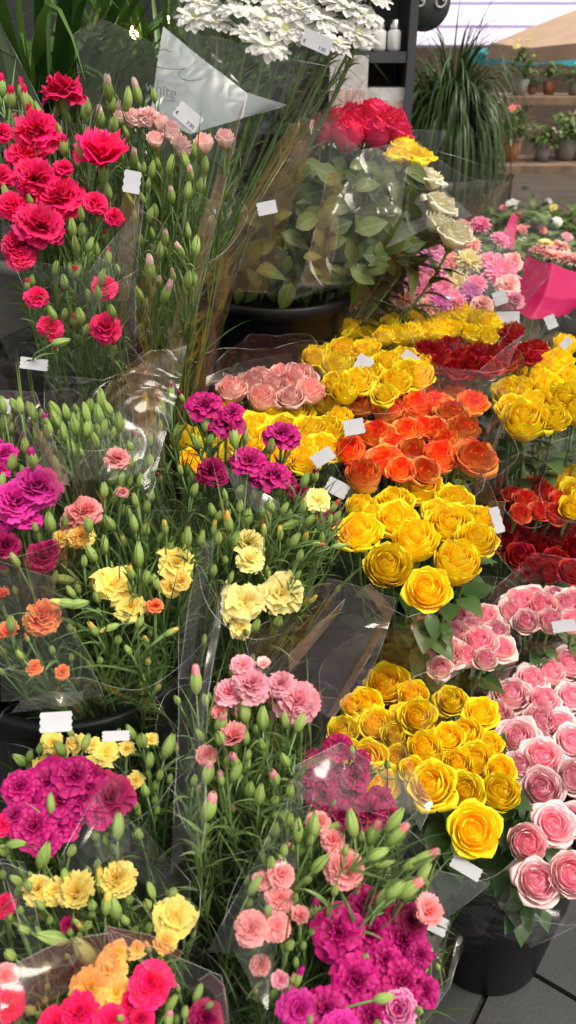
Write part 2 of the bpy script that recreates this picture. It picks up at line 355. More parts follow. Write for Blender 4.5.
def frill_mesh(seed):
    """open bloom of a few broad frilled petal rings round a dark throat"""
    rnd = random.Random(seed); b = MB()
    for li, (le, el0, bend, amp, kf) in enumerate([(1.0, 26, .75, .085, 6), (.86, 42, .8, .085, 6), (.66, 56, .7, .075, 5), (.44, 74, .5, .06, 4)]):
        p1, p2, p3 = (rnd.uniform(0, 6) for _ in range(3)); lob = rnd.uniform(.03, .07); sk = rnd.uniform(-.1, .1); k2 = kf*2+rnd.choice((1, 3)); pr = rnd.random(); nl = rnd.choice((5, 6))
        def pt(u, t):
            ph = 2*PI*u; e0 = math.radians(el0)+.12*math.sin(ph+p2); L_ = le*(1+lob*math.cos(nl*ph+p1)+.03*math.sin(k2*ph+p3)*(t > .9))
            e = e0-bend*t*t*(1+.35*math.sin(nl*ph+p1+1.5))
            r = L_*t*math.cos((e0+e)/2)+.05; z = L_*t*math.sin((e0+e)/2)+amp*t*t*(math.sin(kf*ph+p2)*.7+math.sin(k2*ph+p3)*.55)
            ph2 = ph+.10*t*t*math.sin(k2*ph+p1)
            return V((r*math.cos(ph2), r*math.sin(ph2), z-.25+.04*li))
        b.grid(pt, 84, 8, lambda u, t: (.12+.88*t, 1-li*.26, pr*.5+.5*abs(math.sin(PI*u*nl))), close=True)
    for k in range(5):
        a = rnd.uniform(0, 6.28); b.tube([(0, 0, -.1), (.07*math.cos(a), .07*math.sin(a), .12), (.13*math.cos(a+.6), .13*math.sin(a+.6), .24)], .014, 4, 0, (1, .6, .5))
    return b.mesh('carnation', 'magenta_carnation')
def daisy_mesh(seed, n1=26, layers=3, lift=18, wid=.11, blunt=False):
    rnd = random.Random(seed); b = MB()
    for l in range(layers):
        for k in range(n1-4*l):
            ph = 2*PI*(k+.5*l)/(n1-4*l)+rnd.uniform(-.08, .08); el = math.radians(lift*(l+.3)+rnd.uniform(-9, 9)); le = (1-.17*l)*rnd.uniform(.85, 1.08); dr = rnd.uniform(.1, .6)
            pr = rnd.random()
            def pt(u, t, ph=ph, el=el, le=le, dr=dr):
                x = u*2-1; wv = wid*((.35+.65*math.sin(PI*min(1, .08+.52*t)))*(1-ss(.82, 1.02, t)*.6) if blunt else math.sin(PI*min(1, .12+.75*t))*(1 if t < .95 else .5))
                e = el-dr*t*.9
                rr = .1+le*.9*t*math.cos(e); z = le*t*math.sin(el-dr*t*.5)+.05*x*x
                return V((rr*math.cos(ph)-x*wv*math.sin(ph), rr*math.sin(ph)+x*wv*math.cos(ph), z))
            b.grid(pt, 2, 7, lambda u, t, pr=pr, l=l: (.3+.7*t, 1-l/layers, pr))
    def eye(u, t):
        a = u*2*PI; return V((.2*math.sin(t*PI/2+.001)*math.cos(a), .2*math.sin(t*PI/2+.001)*math.sin(a), .06+.12*math.cos(t*PI/2)))
    b.grid(eye, 12, 4, lambda u, t: (0, 0, .5), close=True)
    return b.mesh('daisy', 'white_bloom')
def bud_mesh(seed):
    """closed green bud, length 2 along Z, with five pointed sepals"""
    rnd = random.Random(seed); b = MB()
    def pt(u, t):
        a = u*2*PI
        r = .43*math.sin(PI*(.06+.9*t)**.85)**.8*(1+.09*math.cos(5*a)*(.3+t)+.02*math.cos(15*a)*t)
        z = -1+1.9*t+.20*(math.cos(5*a))*t**3
        return V((max(r, .03)*math.cos(a), max(r, .03)*math.sin(a), z))
    b.grid(pt, 20, 9, lambda u, t: (t, .5, .3+.5*t), close=True)
    return b.mesh('bud', 'bud_green')
def tip_mesh(seed):
    rnd = random.Random(seed); b = MB()
    for k in range(7):
        ph = 2*PI*k/7+rnd.uniform(-.2, .2); lean = rnd.uniform(.02, .2); h = rnd.uniform(.55, .8); pr = rnd.random()
        def pt(u, t, ph=ph, lean=lean, h=h):
            x = u*2-1; a = ph+x*.75*(1-.35*t)+t*.35
            r = .30*(1-.62*t**2.2)+lean*t*.35+.015*math.sin(9*x)
            return V((r*math.cos(a), r*math.sin(a), .42+h*t-.08*x*x*t))
        b.grid(pt, 5, 5, lambda u, t, pr=pr: (.35+.6*t, .4+.6*pr, pr))
    return b.mesh('bud_tip', 'red_carnation')
def calyx_mesh(seed):
    b = MB()
    def pt(u, t):
        a = u*2*PI
        r = .16+.22*math.sin(PI*.62*t)+.05*t; z = -1.35+1.25*t+.16*math.cos(5*a)*t**4
        return V((r*math.cos(a), r*math.sin(a), z))
    b.grid(pt, 20, 7, lambda u, t: (t, .5, .3+.5*t), close=True)
    return b.mesh('calyx', 'calyx_green')
def sepal_mesh(seed):
    """rose calyx: a small hip with five drooping sepals"""
    b = MB()
    def hip(u, t):
        a = u*2*PI; r = .06+.2*math.sin(PI*.6*t); return V((r*math.cos(a), r*math.sin(a), -1.2+.36*t))
    b.grid(hip, 12, 4, lambda u, t: (t, .5, .3), close=True)
    for k in range(5):
        ph = 2*PI*k/5
        def pt(u, t, ph=ph):
            x = u*2-1; a = ph+x*.5*(1-t); r = .22+.42*math.sin(t*2.0)*.9; z = -.88+.25*t-.55*t*t*(k % 2)
            return V((r*math.cos(a), r*math.sin(a), z))
        b.grid(pt, 2, 4, lambda u, t: (t, .5, .5))
    return b.mesh('calyx', 'calyx_green')
ROSES = [rose_mesh(i, (.5, .75, .9, 1.0, 1.15, .6, .3, .8)[i], (1.2, 1.12, 1.08, 1.02, .98, 1.15, 1.28, 1.05)[i]) for i in range(8)]
TALLROSES = [rose_mesh(20+i, (.5, .75)[i % 2], 1.3) for i in range(3)]
CARN = [carnation_mesh(i, FULL, .035, .10) for i in range(4)]
OPENC = [carnation_mesh(40+i, OPEN, .025, .10) for i in range(4)]
PIN = [frill_mesh(80+i) for i in range(5)]
CUPC = [carnation_mesh(60+i, CUP, .06, .10) for i in range(3)]
DAISY = [daisy_mesh(i) for i in range(3)]
MUM = [daisy_mesh(10+i, 18, 4, 10, .17, True) for i in range(3)]
BUD = [bud_mesh(i) for i in range(2)]
TIP = [tip_mesh(i) for i in range(3)]
CALYX = calyx_mesh(0); SEPAL = sepal_mesh(0)
CACHE = {}
def coloured(me, mat):
    k = (me.name, mat)
    if k not in CACHE:
        c = me.copy(); c.materials.clear(); c.materials.append(MATS[mat]); CACHE[k] = c
    return CACHE[k]
def stem_path(p, axis, base, n=7, bow=.35):
    L_ = (p-base).length
    c1 = p-axis.normalized()*L_*bow
    out = []
    for i in range(n+1):
        t = i/n
        out.append((1-t)**2*p+2*t*(1-t)*c1+t*t*base)
    return out
def add_leaf(b, p, d, up, L_, W, bend=.4, fold=.25, n=5, pr=.5):
    """an ovate leaf from p along d"""
    d = d.normalized(); s = d.cross(up)
    if s.length < .05: s = d.cross(V((1, 0, 0)))
    s.normalize(); nn = s.cross(d)
    vs, cs = [], []
    for j in range(n+1):
        t = j/n; wv = W*.5*math.sin(PI*(t**.8))*(1 if 0 < j < n else .05)
        cpt = p+d*(L_*t)-nn*(bend*L_*t*t)
        for x in (-1, 0, 1):
            vs.append(cpt+s*(x*wv)+nn*(abs(x)*wv*fold)); cs.append((t, abs(x), pr))
    fs = [(j*3+i, j*3+i+1, (j+1)*3+i+1, (j+1)*3+i) for j in range(n) for i in range(2)]
    b.add(vs, fs, cs)
def add_blade(b, p, d, L_, W, droop=.3, n=5, pr=.5, side=None):
    d = d.normalized(); s = side or d.cross(V((R(-1, 1), R(-1, 1), R(-1, 1))))
    if s.length < .05: s = d.cross(V((1, 0, 0)))
    s = s.normalized(); g = V((0, 0, -1)); q = p.copy(); vs, cs = [], []
    dd = d.copy()
    for j in range(n+1):
        t = j/n; wv = W*.5*(1-t**2.2)*(.7+.6*math.sin(PI*min(1, t+.2)))
        nn = s.cross(dd).normalized()
        vs += [q-s*wv, q+nn*wv*.35, q+s*wv]; cs += [(t, 1, pr), (t, 0, pr), (t, 1, pr)]
        dd = (dd+g*droop/n*(.4+1.6*t)).normalized(); q = q+dd*(L_/n)
    b.add(vs, [(j*3+i, j*3+i+1, (j+1)*3+i+1, (j+1)*3+i) for j in range(n) for i in range(2)], cs)

# ------------------------------------------------------------------ film
def wrinkle(p, amp, freq=6):
    return V((noise.noise(p*freq+V((3, 1, 7))), noise.noise(p*freq+V((11, 5, 2))), noise.noise(p*freq+V((1, 9, 4)))))*amp
def sheet(b, rows, n=10, amp=.006, mi=0, bulge=0.):
    """film between rows of (x, y, depth) points, crumpled a little"""
    pts = [[P(*q) for q in r] for r in rows]
    nr, nc = len(pts), len(pts[0])
    nrm = (pts[0][-1]-pts[0][0]).cross(pts[-1][0]-pts[0][0]).normalized()
    def fn(u, t):
        a = u*(nc-1); i = min(nc-2, int(a)); a -= i
        c = t*(nr-1); j = min(nr-2, int(c)); c -= j
        q = (pts[j][i]*(1-a)+pts[j][i+1]*a)*(1-c)+(pts[j+1][i]*(1-a)+pts[j+1][i+1]*a)*c
        return q+wrinkle(q, amp)+nrm*bulge*math.sin(PI*u)*math.sin(PI*t)
    nu, nv = n*(nc-1), n*(nr-1)
    b.grid(fn, nu, nv, None, mi)
    for path in ([(i/nu, 0) for i in range(nu+1)], [(0, j/nv) for j in range(nv+1)], [(1, j/nv) for j in range(nv+1)]):
        b.tube([fn(*q) for q in path], .0004, 4, 1)
def sleeve(b, base, axis, heads, edge, back, peak, seed, r0=.03, amp=.008, mi=0, clear=.006, start=.1):
    """cone of film from the tie point to the heads; hugs them, open at the top"""
    rnd = random.Random(seed)
    M = frame(axis); Mi = M.to_3x3().inverted()
    hs_ = [(Mi @ (p-base), r) for p, r in heads]
    tm = sum(h.z for h, r in hs_)/len(hs_)
    NU = 72
    sup = []
    for i in range(NU):
        a = 2*PI*i/NU; d = V((math.cos(a), math.sin(a), 0))
        sup.append(max([.03]+[h.dot(d)+r*.95 for h, r in hs_])+clear)
    for _ in range(2): sup = [(sup[i-1]+sup[i]*2+sup[(i+1) % NU])/4 for i in range(NU)]
    camd = Mi @ (EYE-base); ca = math.atan2(camd.y, camd.x)
    corners = [ca+PI+.75+rnd.uniform(-.2, .2), ca+PI-.75+rnd.uniform(-.2, .2), ca+.9+rnd.uniform(-.3, .3), ca-.9+rnd.uniform(-.3, .3)]
    top = []
    for i in range(NU):
        a = 2*PI*i/NU
        pk = 0
        for k, c in enumerate(corners):
            dlt = abs((a-c+PI) % (2*PI)-PI); pk = max(pk, max(0, 1-dlt/.7)*(1 if k < 2 else .6))
        top.append(tm+edge+back*(.5-.5*math.cos(a-ca))+peak*pk)
    ph = rnd.uniform(0, 6)
    def fn(u, t):
        i = int(round(u*NU)) % NU; a = 2*PI*i/NU
        z = top[i]*(start+(1-start)*t)
        r = r0+(sup[i]-r0)*min(1.25, (z/tm))**.8
        r *= 1+.035*math.sin(7*a+ph+2*t)*(1-.75*t)+.02*math.sin(15*a+2*ph)*(1-.7*t)
        q = base+M.to_3x3() @ V((r*math.cos(a), r*math.sin(a), z))
        return q+wrinkle(q+V((seed, 0, 0)), amp*(.5+.7*t))
    b.grid(fn, NU, 22, None, mi, close=True)
    b.tube([fn((i % NU)/NU, 1) for i in range(NU+1)], .0004, 4, 1)

# ------------------------------------------------------------------ price tags
def tag_mesh(w_, h_):
    b = MB()
    # a small label with scalloped short ends
    n = 6; out = []
    for i in range(n+1):
        y = -h_/2+h_*i/n; out.append((w_/2+(.0010 if i % 2 else -.0004), y))
    for i in range(n+1):
        y = h_/2-h_*i/n; out.append((-w_/2-(.0010 if i % 2 else -.0004), y))
    k = len(out)
    vs = [(x, y, .0005) for x, y in out]+[(x, y, -.0005) for x, y in out]
    fs = [tuple(range(k)), tuple(range(2*k-1, k-1, -1))]+[(i, k+i, k+(i+1) % k, (i+1) % k) for i in range(k)]
    b.add(vs, fs)
    return b.mesh('price_tag', 'tag', False)
def text_part(name, body, size, parent, M, mat, loc=(0, 0, 0), shear=0):
    cu = bpy.data.curves.new(name, 'FONT'); cu.body = body; cu.size = size; cu.extrude = .0002; cu.align_x = 'CENTER'; cu.align_y = 'CENTER'; cu.shear = shear
    t = bpy.data.objects.new(name, cu)
    me = bpy.data.meshes.new_from_object(t); bpy.data.objects.remove(t)
    me.materials.clear(); me.materials.append(MATS[mat])
    return link(name, me, parent, M @ Matrix.Translation(loc))
def price_tag(root, x, y, d, wpx, hpx, ang, text=None, tilt=.35):
    """label stuck on the film, facing roughly the camera and upward; ang in degrees as seen"""
    p = P(x, y, d); nrm = ((EYE-p).normalized()+V((0, 0, tilt))).normalized()
    xa = V((1, 0, 0))-nrm*nrm.x; xa.normalize(); ya = nrm.cross(xa)
    M = Matrix((xa, ya, nrm)).transposed().to_4x4() @ Matrix.Rotation(math.radians(ang), 4, 'Z')
    M.translation = p-root.location
    o = link('price_tag', tag_mesh(wpx*d/FPX, hpx*d/FPX), root, M)
    if text: text_part('price_lettering', text, hpx*d/FPX*.30, o, Matrix.Identity(4), 'tag_ink', (wpx*d/FPX*.24, -hpx*d/FPX*.28, .001)); text_part('price_lettering', '€', hpx*d/FPX*.26, o, Matrix.Identity(4), 'tag_ink', (-wpx*d/FPX*.40, -hpx*d/FPX*.22, .001))
    return o

# ------------------------------------------------------------------ bouquets
STATS = []
def bouquet(name, label, cat, base, flowers, buds=(), plane=None, d0=None, yc=0, slope=0., face=(.8, .45, .15), leaf='blade', nleaf=160,
            edge=.0, back=.05, peak=.03, wrapmat='clear_film', seed=1, jitter=.008, stem_r=.0019, tags=(), sheets=(), leaflen=.13, group=None, leafmat=None, amp=.0055, start=.1, sleeve_on=True, leafreach=4.2, leafspots=None):
    base = V(base); root = empty(name, base, label, cat, group)
    rnd = random.Random(seed*13+5)
    def dep(y, dd):
        d = depth_on_plane(y, plane) if plane is not None else d0+slope*(yc-y)
        return d+dd
    heads = []; stems = []
    def orient(p, w_):
        ax = (p-base).normalized()*w_[0]+(EYE-p).normalized()*w_[1]+V((0, 0, 1))*w_[2]
        return (ax.normalized()+V((rnd.uniform(-1, 1), rnd.uniform(-1, 1), rnd.uniform(-1, 1)))*.16).normalized()
    for fl in flowers:
        x, y, dia, mat, kind = fl[:5]; dd = fl[5] if len(fl) > 5 else 0
        d = dep(y, dd)+rnd.uniform(-jitter, jitter); p = P(x, y, d); r = dia*d/FPX/2*(1.05 if fl[4] in ('rose', 'tall') else 1.03 if fl[4] in ('mum', 'daisy') else .94)
        fw = face
        if kind == 'side': fw = (.9, .12, .5)
        if kind == 'cup': fw = (.9, .18, .5)
        if kind == 'cam': fw = (.5, .9, .1)
        ax = orient(p, fw)
        if kind in ('rose', 'tall'):
            me = rnd.choice(ROSES if kind == 'rose' else TALLROSES); nm = 'rose'
        elif kind == 'daisy': me = rnd.choice(DAISY); nm = 'daisy'
        elif kind == 'mum': me = rnd.choice(MUM); nm = 'chrysanthemum'
        elif kind == 'open': me = rnd.choice(OPENC); nm = 'carnation'
        elif kind == 'cup': me = rnd.choice(TALLROSES); nm = 'carnation'
        elif kind == 'pin': me = rnd.choice(PIN); nm = 'carnation'
        elif kind == 'side': me = rnd.choice(CUPC if rnd.random() < .35 else CARN); nm = 'carnation'
        else: me = rnd.choice(CARN); nm = 'carnation'
        M = Matrix.Translation(p-base) @ frame(ax, rnd.uniform(0, 6.28)) @ Matrix.Diagonal((r, r, r*rnd.uniform(.92, 1.12), 1))
        o = link(nm, coloured(me, mat), root, M)
        if nm == 'carnation':
            s = .6 if r > .018 else .75
            link('calyx', CALYX, o, Matrix.Diagonal((s*.9, s*.9, s*1.15, 1)))
            low = p-ax*r*.85
        elif nm == 'rose':
            link('calyx', SEPAL, o, Matrix.Identity(4)); low = p-ax*r*1.1
        else: low = p-ax*r*.02
        path = stem_path(low, ax, base+V((rnd.uniform(-.02, .02), rnd.uniform(-.02, .02), 0)))
        sb = MB(); Mi = M.inverted(); sb.tube([Mi @ (q-base) for q in path], stem_r/r, 5); sb.build('stem', 'stem_green', o)
        heads.append((p, r)); stems.append((path, r))
    buds = list(buds)
    if leaf == 'blade' and cat == 'carnation bouquet':
        tips = [q[3] for q in buds if q[3]] or [None]
        pool = [(q[0], q[1]) for q in flowers]+[(q[0], q[1]) for q in buds]
        for i in range(min(42, 96-len(buds))):
            q = rnd.choice(pool)
            buds.append((q[0]+rnd.gauss(0, 13), q[1]+abs(rnd.gauss(9, 16)), rnd.uniform(13, 21), rnd.choice(tips) if rnd.random() < .3 else None, None, rnd.uniform(.02, .07)))
    for bd in buds:
        x, y, ln, tipmat = bd[:4]; ang = bd[4] if len(bd) > 4 else None
        d = dep(y, rnd.uniform(-.03, .01)+(bd[5] if len(bd) > 5 else 0)); p = P(x, y, d); hl = ln*d/FPX/2*.94
        ax = (orient(p, (.8, .15, .45))+V((rnd.uniform(-.3, .3), rnd.uniform(-.2, .2), 0))).normalized()
        if ang is not None:
            ca = math.radians(ang); ax = (V((math.cos(ca), 0, 0))+V((0, SN, CS))*math.sin(ca)-V((0, CS, -SN))*.25).normalized()
        fat = rnd.uniform(.82, 1.08)
        M = Matrix.Translation(p-base) @ frame(ax, rnd.uniform(0, 6.28)) @ Matrix.Diagonal((hl*fat, hl*fat, hl, 1))
        o = link('bud', rnd.choice(BUD), root, M)
        if tipmat: link('bud_tip', coloured(rnd.choice(TIP), tipmat), o, Matrix.Diagonal((1, 1, rnd.uniform(.85, 1.25), 1)))
        low = p-ax*hl*.95
        path = stem_path(low, ax, base+V((rnd.uniform(-.02, .02), rnd.uniform(-.02, .02), 0)), bow=.22)
        sb = MB(); Mi = M.inverted(); sb.tube([Mi @ (q-base) for q in path], lambda t: stem_r*.75/hl*(.75+.5*t), 5); sb.build('stem', 'stem_green', o)
        heads.append((p, hl*.6)); stems.append((path, hl))
    cen = sum((h[0] for h in heads), V())/len(heads); axis = (cen-base).normalized()
    # leaves along the stems
    fb = MB()
    for i in range(int(nleaf*(2.3 if leaf == 'blade' else 1.25))):
        path, r = rnd.choice(stems)
        if leaf == 'blade':
            k = rnd.uniform(1.0, 6.4); i0 = int(k); q = path[i0].lerp(path[i0+1], k-i0)-base
            dr = (path[max(0, i0-1)]-path[i0+1]).normalized()
            dr = (dr+V((rnd.uniform(-1, 1), rnd.uniform(-1, 1), rnd.uniform(-.6, 1)))*rnd.uniform(.1, .55)).normalized()
            add_blade(fb, q, dr, leaflen*rnd.uniform(.35, .95), rnd.uniform(.0017, .0036), rnd.uniform(-.1, .9), 6, rnd.random())
        else:
            k = rnd.uniform(.45, leafreach); i0 = int(k); q = path[i0].lerp(path[i0+1], k-i0)-base
            out = (q+base-cen); out = out-axis*out.dot(axis)
            out = (out.normalized() if out.length > .01 else V((1, 0, 0)))*.8+axis*rnd.uniform(-.2, .8)+V((rnd.uniform(-1, 1), rnd.uniform(-1, 1), rnd.uniform(-1, 1)))*.6
            L_ = rnd.uniform(.035, .062)*leaflen/.13
            add_leaf(fb, q, out, axis, L_, L_*rnd.uniform(.55, .72), rnd.uniform(.1, .6), rnd.uniform(.15, .4), 5, rnd.random())
    if leaf == 'blade':
        for i in range(nleaf):
            path, r = rnd.choice(stems); k = rnd.uniform(.3, 3.2); i0 = int(k); q = path[i0].lerp(path[i0+1], k-i0)-base
            dr = (path[i0]-path[i0+1]).normalized(); sd = dr.cross(V((rnd.uniform(-1, 1), rnd.uniform(-1, 1), rnd.uniform(-1, 1)))).normalized()
            for sg in (-1, 1): add_blade(fb, q, dr*.9+sd*sg*rnd.uniform(.3, .8), rnd.uniform(.022, .05), rnd.uniform(.0022, .0038), rnd.uniform(.2, 1.4), 4, rnd.random())
    if leafspots:
        n_, poly, dl, ls = leafspots
        for i in range(n_):
            u, v = rnd.random(), rnd.random()
            q0 = [poly[0][k]*(1-u)+poly[1][k]*u for k in (0, 1)]; q1 = [poly[3][k]*(1-u)+poly[2][k]*u for k in (0, 1)]
            x, y = q0[0]*(1-v)+q1[0]*v, q0[1]*(1-v)+q1[1]*v
            p = P(x, y, dl+rnd.uniform(-.09, .10)); an = rnd.choice((1, 1, 0))*rnd.gauss(-PI/2, .7)+rnd.uniform(-.5, .5)
            L_ = rnd.uniform(.5, 1.25)*ls
            add_leaf(fb, p-base, V((math.cos(an), SN*math.sin(an)*.5, math.sin(an))), (EYE-p).normalized()+V((rnd.uniform(-.7, .7), rnd.uniform(-.4, .4), rnd.uniform(-.2, .9))), L_, L_*rnd.uniform(.42, .70), rnd.uniform(.1, .8), rnd.uniform(.1, .5), 6, rnd.random())
    if nleaf: fb.build('foliage', leafmat or ('blade_green' if leaf == 'blade' else 'rose_leaf'), root)
    wb = MB(); mats = [wrapmat, 'film_edge_glint']
    if sleeve_on: sleeve(wb, base, axis, heads, edge, back, peak, seed, amp=amp, start=start)
    for sh in sheets:
        mt = sh.get('mat', wrapmat)
        if mt not in mats: mats.append(mt)
        sheet(wb, sh['rows'], sh.get('n', 12), sh.get('amp', .005), mats.index(mt), sh.get('bulge', 0))
    wb.v = [tuple(V(q)-base) for q in wb.v]
    if wb.v: wb.build('film_wrap', mats, root)
    for tg in tags: price_tag(root, *tg)
    return root

def F(s, mat, kind):
    """'x,y,diameter x,y,diameter ...'"""
    out = []
    for q in s.split():
        v = [float(a) for a in q.split(',')]
        out.append((v[0], v[1], v[2], mat, kind, v[3] if len(v) > 3 else 0))
    return out
def B(s, tip=None, ln=20):
    out = []
    for q in s.split():
        v = [float(a) for a in q.split(',')]
        out.append((v[0], v[1], v[2] if len(v) > 2 else ln, tip) + ((v[3],) if len(v) > 3 else ()))
    return out

# ------------------------------------------------------------------ the flower bunches
RG = 'rose bunches wrapped in film'; CG = 'carnation bunches wrapped in film'
UPR = (.7, .28, .4)      # roses standing more upright
# -- right front, bucket on the ground
bouquet('rose_bouquet', 'bunch of pink roses with tight spiral hearts above the front bucket on the paving', 'rose bouquet', (.37, .93, .06),
    F('511,696,38 498,716,32 518,738,38 542,758,40 541,722,36 543,702,32 531,680,30 549,674,32 569,664,34 572,698,32 573,742,34 542,789,42 574,778,36 554,825,38 527,843,40 537,882,42 571,874,44 574,822,34 520,766,30 560,725,30 512,790,0.1 545,840,20,.05', 'pink_rose', 'rose'),
    plane=.605, face=(.6, .6, .2), leaf='rose', nleaf=90, edge=-.02, back=.08, peak=.03, seed=3, stem_r=.003, group=RG,
    sheets=[dict(rows=[[(498, 905, 1.03), (532, 948, 1.0), (578, 925, 1.0)], [(505, 880, 1.05), (534, 900, 1.02), (580, 885, 1.03)]], amp=.004),
            dict(rows=[[(479, 686, 1.28), (503, 670, 1.28), (531, 664, 1.3)], [(485, 694, 1.25), (505, 684, 1.25), (530, 672, 1.28)]], amp=.003, mat='milky_film')])
bouquet('rose_bouquet', 'bright yellow rose bunch with one big open rose lowest, beside the front pink roses', 'rose bouquet', (.33, .90, .06),
    F('418,717,36 425,749,38 451,702,32 481,713,32 467,735,36 477,761,38 435,722,20,.05 432,786,46 466,790,36 500,793,40 474,830,50 458,765,34 445,768,30 490,745,26,.03 448,738,30 412,770,26 500,770,28', 'yellow_rose', 'rose'),
    plane=.70, face=(.6, .5, .3), leaf='rose', nleaf=90, edge=-.04, back=.05, peak=.02, seed=4, stem_r=.003, group=RG,
    tags=[(466, 868, .93, 30, 13, -32)],
    sheets=[dict(rows=[[(395, 770, 1.02), (428, 850, .97), (490, 872, .95)], [(425, 905, 1.0), (440, 915, 1.0), (492, 880, .97)]], amp=.006, bulge=.01)])
bouquet('rose_bouquet', 'dimmer yellow rose bunch behind wrinkled film, left of the bright yellow front bunch', 'rose bouquet', (.28, .90, .06),
    F('387,685,42 413,695,30 366,704,30 376,726,36 343,732,32 368,760,38 396,736,30 375,784,40 396,760,30 352,705,22 350,755,28 402,715,24', 'yellow_rose', 'rose'),
    plane=.68, face=(.6, .55, .25), leaf='rose', nleaf=80, edge=.015, back=.03, peak=.02, seed=5, stem_r=.003, group=RG, wrapmat='milky_film')
bouquet('rose_bouquet', 'bunch of pale pink roses with cream outer petals between the two yellow bunches', 'rose bouquet', (.30, 1.18, .06),
    F('458,619,30 484,618,30 456,634,28 496,633,28 479,642,34 447,653,34 434,640,28 502,649,26 426,626,26 430,655,26 470,628,24 465,657,26 485,660,24 440,668,24', 'blush_rose', 'rose'),
    plane=.70, face=(.75, .3, .3), leaf='rose', nleaf=80, edge=.0, back=.03, peak=.03, seed=6, stem_r=.003, group=RG, tags=[(446, 676, 1.24, 24, 10, 33)])
bouquet('rose_bouquet', 'bunch of pale pink roses right below the dark red roses at the picture edge', 'rose bouquet', (.45, 1.25, .06),
    F('520,604,34 542,607,32 567,606,32 510,612,26 532,596,24 555,598,26 576,600,26 550,622,28 526,622,26 573,622,28', 'blush_rose', 'rose'),
    plane=.69, face=(.8, .25, .35), leaf='rose', nleaf=90, edge=.0, back=.05, peak=.02, seed=7, stem_r=.003, group=RG, tags=[(564, 626, 1.27, 22, 12, 5), (527, 590, 1.4, 24, 7, 5)])
# -- dark red column
bouquet('rose_bouquet', 'bunch of deep red roses beside the yellow roses in brown edged film', 'rose bouquet', (.46, 1.48, .1),
    F('520,557,30 500,541,28 515,535,26 540,547,28 560,536,28 556,561,28 575,551,28 548,572,26 530,532,24 498,523,26 511,518,24 572,572,28 534,568,26 503,508,22 570,525,26 545,528,24', 'red_rose', 'rose'),
    plane=.70, face=UPR, leaf='rose', nleaf=110, edge=.02, back=.04, peak=.02, seed=8, stem_r=.003, group=RG)
bouquet('rose_bouquet', 'bunch of flame red and salmon roses on top of the deep red roses', 'rose bouquet', (.47, 1.58, .1),
    F('525,500,24 545,493,24 540,511,24 520,514,22 560,500,22 535,486,22 556,514,24 512,494,20 566,512,22', 'flame_rose', 'rose'),
    plane=.77, face=UPR, leaf='rose', nleaf=20, edge=.02, back=.03, peak=.02, seed=9, stem_r=.003, group=RG)
bouquet('rose_bouquet', 'cut off bunch of yellow roses at the picture edge beside the flame red roses', 'rose bouquet', (.60, 1.6, .1),
    F('562,480,28 575,492,30 570,476,26 580,478,28 586,500,30 590,485,28 572,508,26', 'yellow_rose', 'rose'),
    plane=.78, face=UPR, leaf='rose', nleaf=20, edge=.03, back=.05, peak=.03, seed=10, stem_r=.003, group=RG)
# -- middle tier
bouquet('rose_bouquet', 'bunch of large golden yellow roses in brown edged film just below the orange roses', 'rose bouquet', (.20, 1.12, .32),
    F('361,508,32 394,502,36 422,490,40 455,502,38 359,533,46 395,521,42 415,541,48 449,525,46 476,541,42 388,566,48 457,563,48 428,590,44 438,512,30 482,520,30 373,516,26 470,518,28', 'yellow_rose', 'rose'),
    plane=.885, face=(.7, .40, .35), leaf='rose', nleaf=90, edge=-.03, back=.04, peak=.02, seed=11, stem_r=.003, group=RG,
    tags=[(497, 520, 1.12, 9, 27, 12)],
    sheets=[dict(rows=[[(505, 500, 1.2), (500, 540, 1.14), (442, 606, 1.04)], [(488, 500, 1.22), (487, 545, 1.16), (434, 622, 1.05)]], mat='kraft_film', amp=.003),
            dict(rows=[[(437, 608, 1.04), (408, 618, 1.03), (370, 600, 1.05)], [(430, 620, 1.05), (402, 642, 1.06), (384, 640, 1.08)]], amp=.004)])
bouquet('rose_bouquet', 'bunch of orange red roses with yellow petal bases in the middle of the display', 'rose bouquet', (.22, 1.42, .32),
    F('359,405,32 377,396,28 389,412,34 405,392,32 418,407,36 428,396,30 377,436,38 407,431,32 425,429,30 350,452,34 385,461,36 412,452,34 364,477,38 456,391,34 472,404,32 452,416,36 462,430,36 436,404,32 440,458,38 475,459,45 434,431,30 446,442,28 395,444,28 400,470,28 424,472,30 447,380,28', 'orange_rose', 'rose'),
    plane=.92, face=(.75, .22, .42), leaf='rose', nleaf=100, edge=.01, back=.02, peak=.03, seed=12, stem_r=.003, group=RG, tags=[(337, 488, 1.25, 22, 16, -28)],
    sheets=[dict(rows=[[(508, 390, 1.42), (505, 405, 1.36), (482, 488, 1.22)], [(500, 390, 1.44), (478, 450, 1.32), (474, 494, 1.22)]], amp=.004, mat='milky_film'),
            dict(rows=[[(512, 405, 1.34), (498, 440, 1.3), (484, 480, 1.22)], [(507, 405, 1.35), (493, 440, 1.31), (479, 482, 1.23)]], amp=.002, mat='kraft_film')])
bouquet('rose_bouquet', 'bunch of yellow roses left of the orange roses, behind the plum carnations', 'rose bouquet', (-.04, 1.42, .32),
    F('295,411,36 328,405,36 328,430,36 298,450,38 322,448,32 187,441,34 214,452,36 254,428,36 272,411,38 249,443,34 279,456,34 232,430,32 200,455,30 310,430,34 265,440,32 305,462,32 285,430,34 222,410,28 340,420,28 192,462,30 330,452,26', 'yellow_rose', 'rose'),
    plane=.925, face=(.72, .25, .4), leaf='rose', nleaf=90, edge=.02, back=.03, peak=.02, seed=13, stem_r=.003, group=RG, tags=[(354, 427, 1.3, 20, 16, 10), (323, 457, 1.26, 22, 14, 32)])
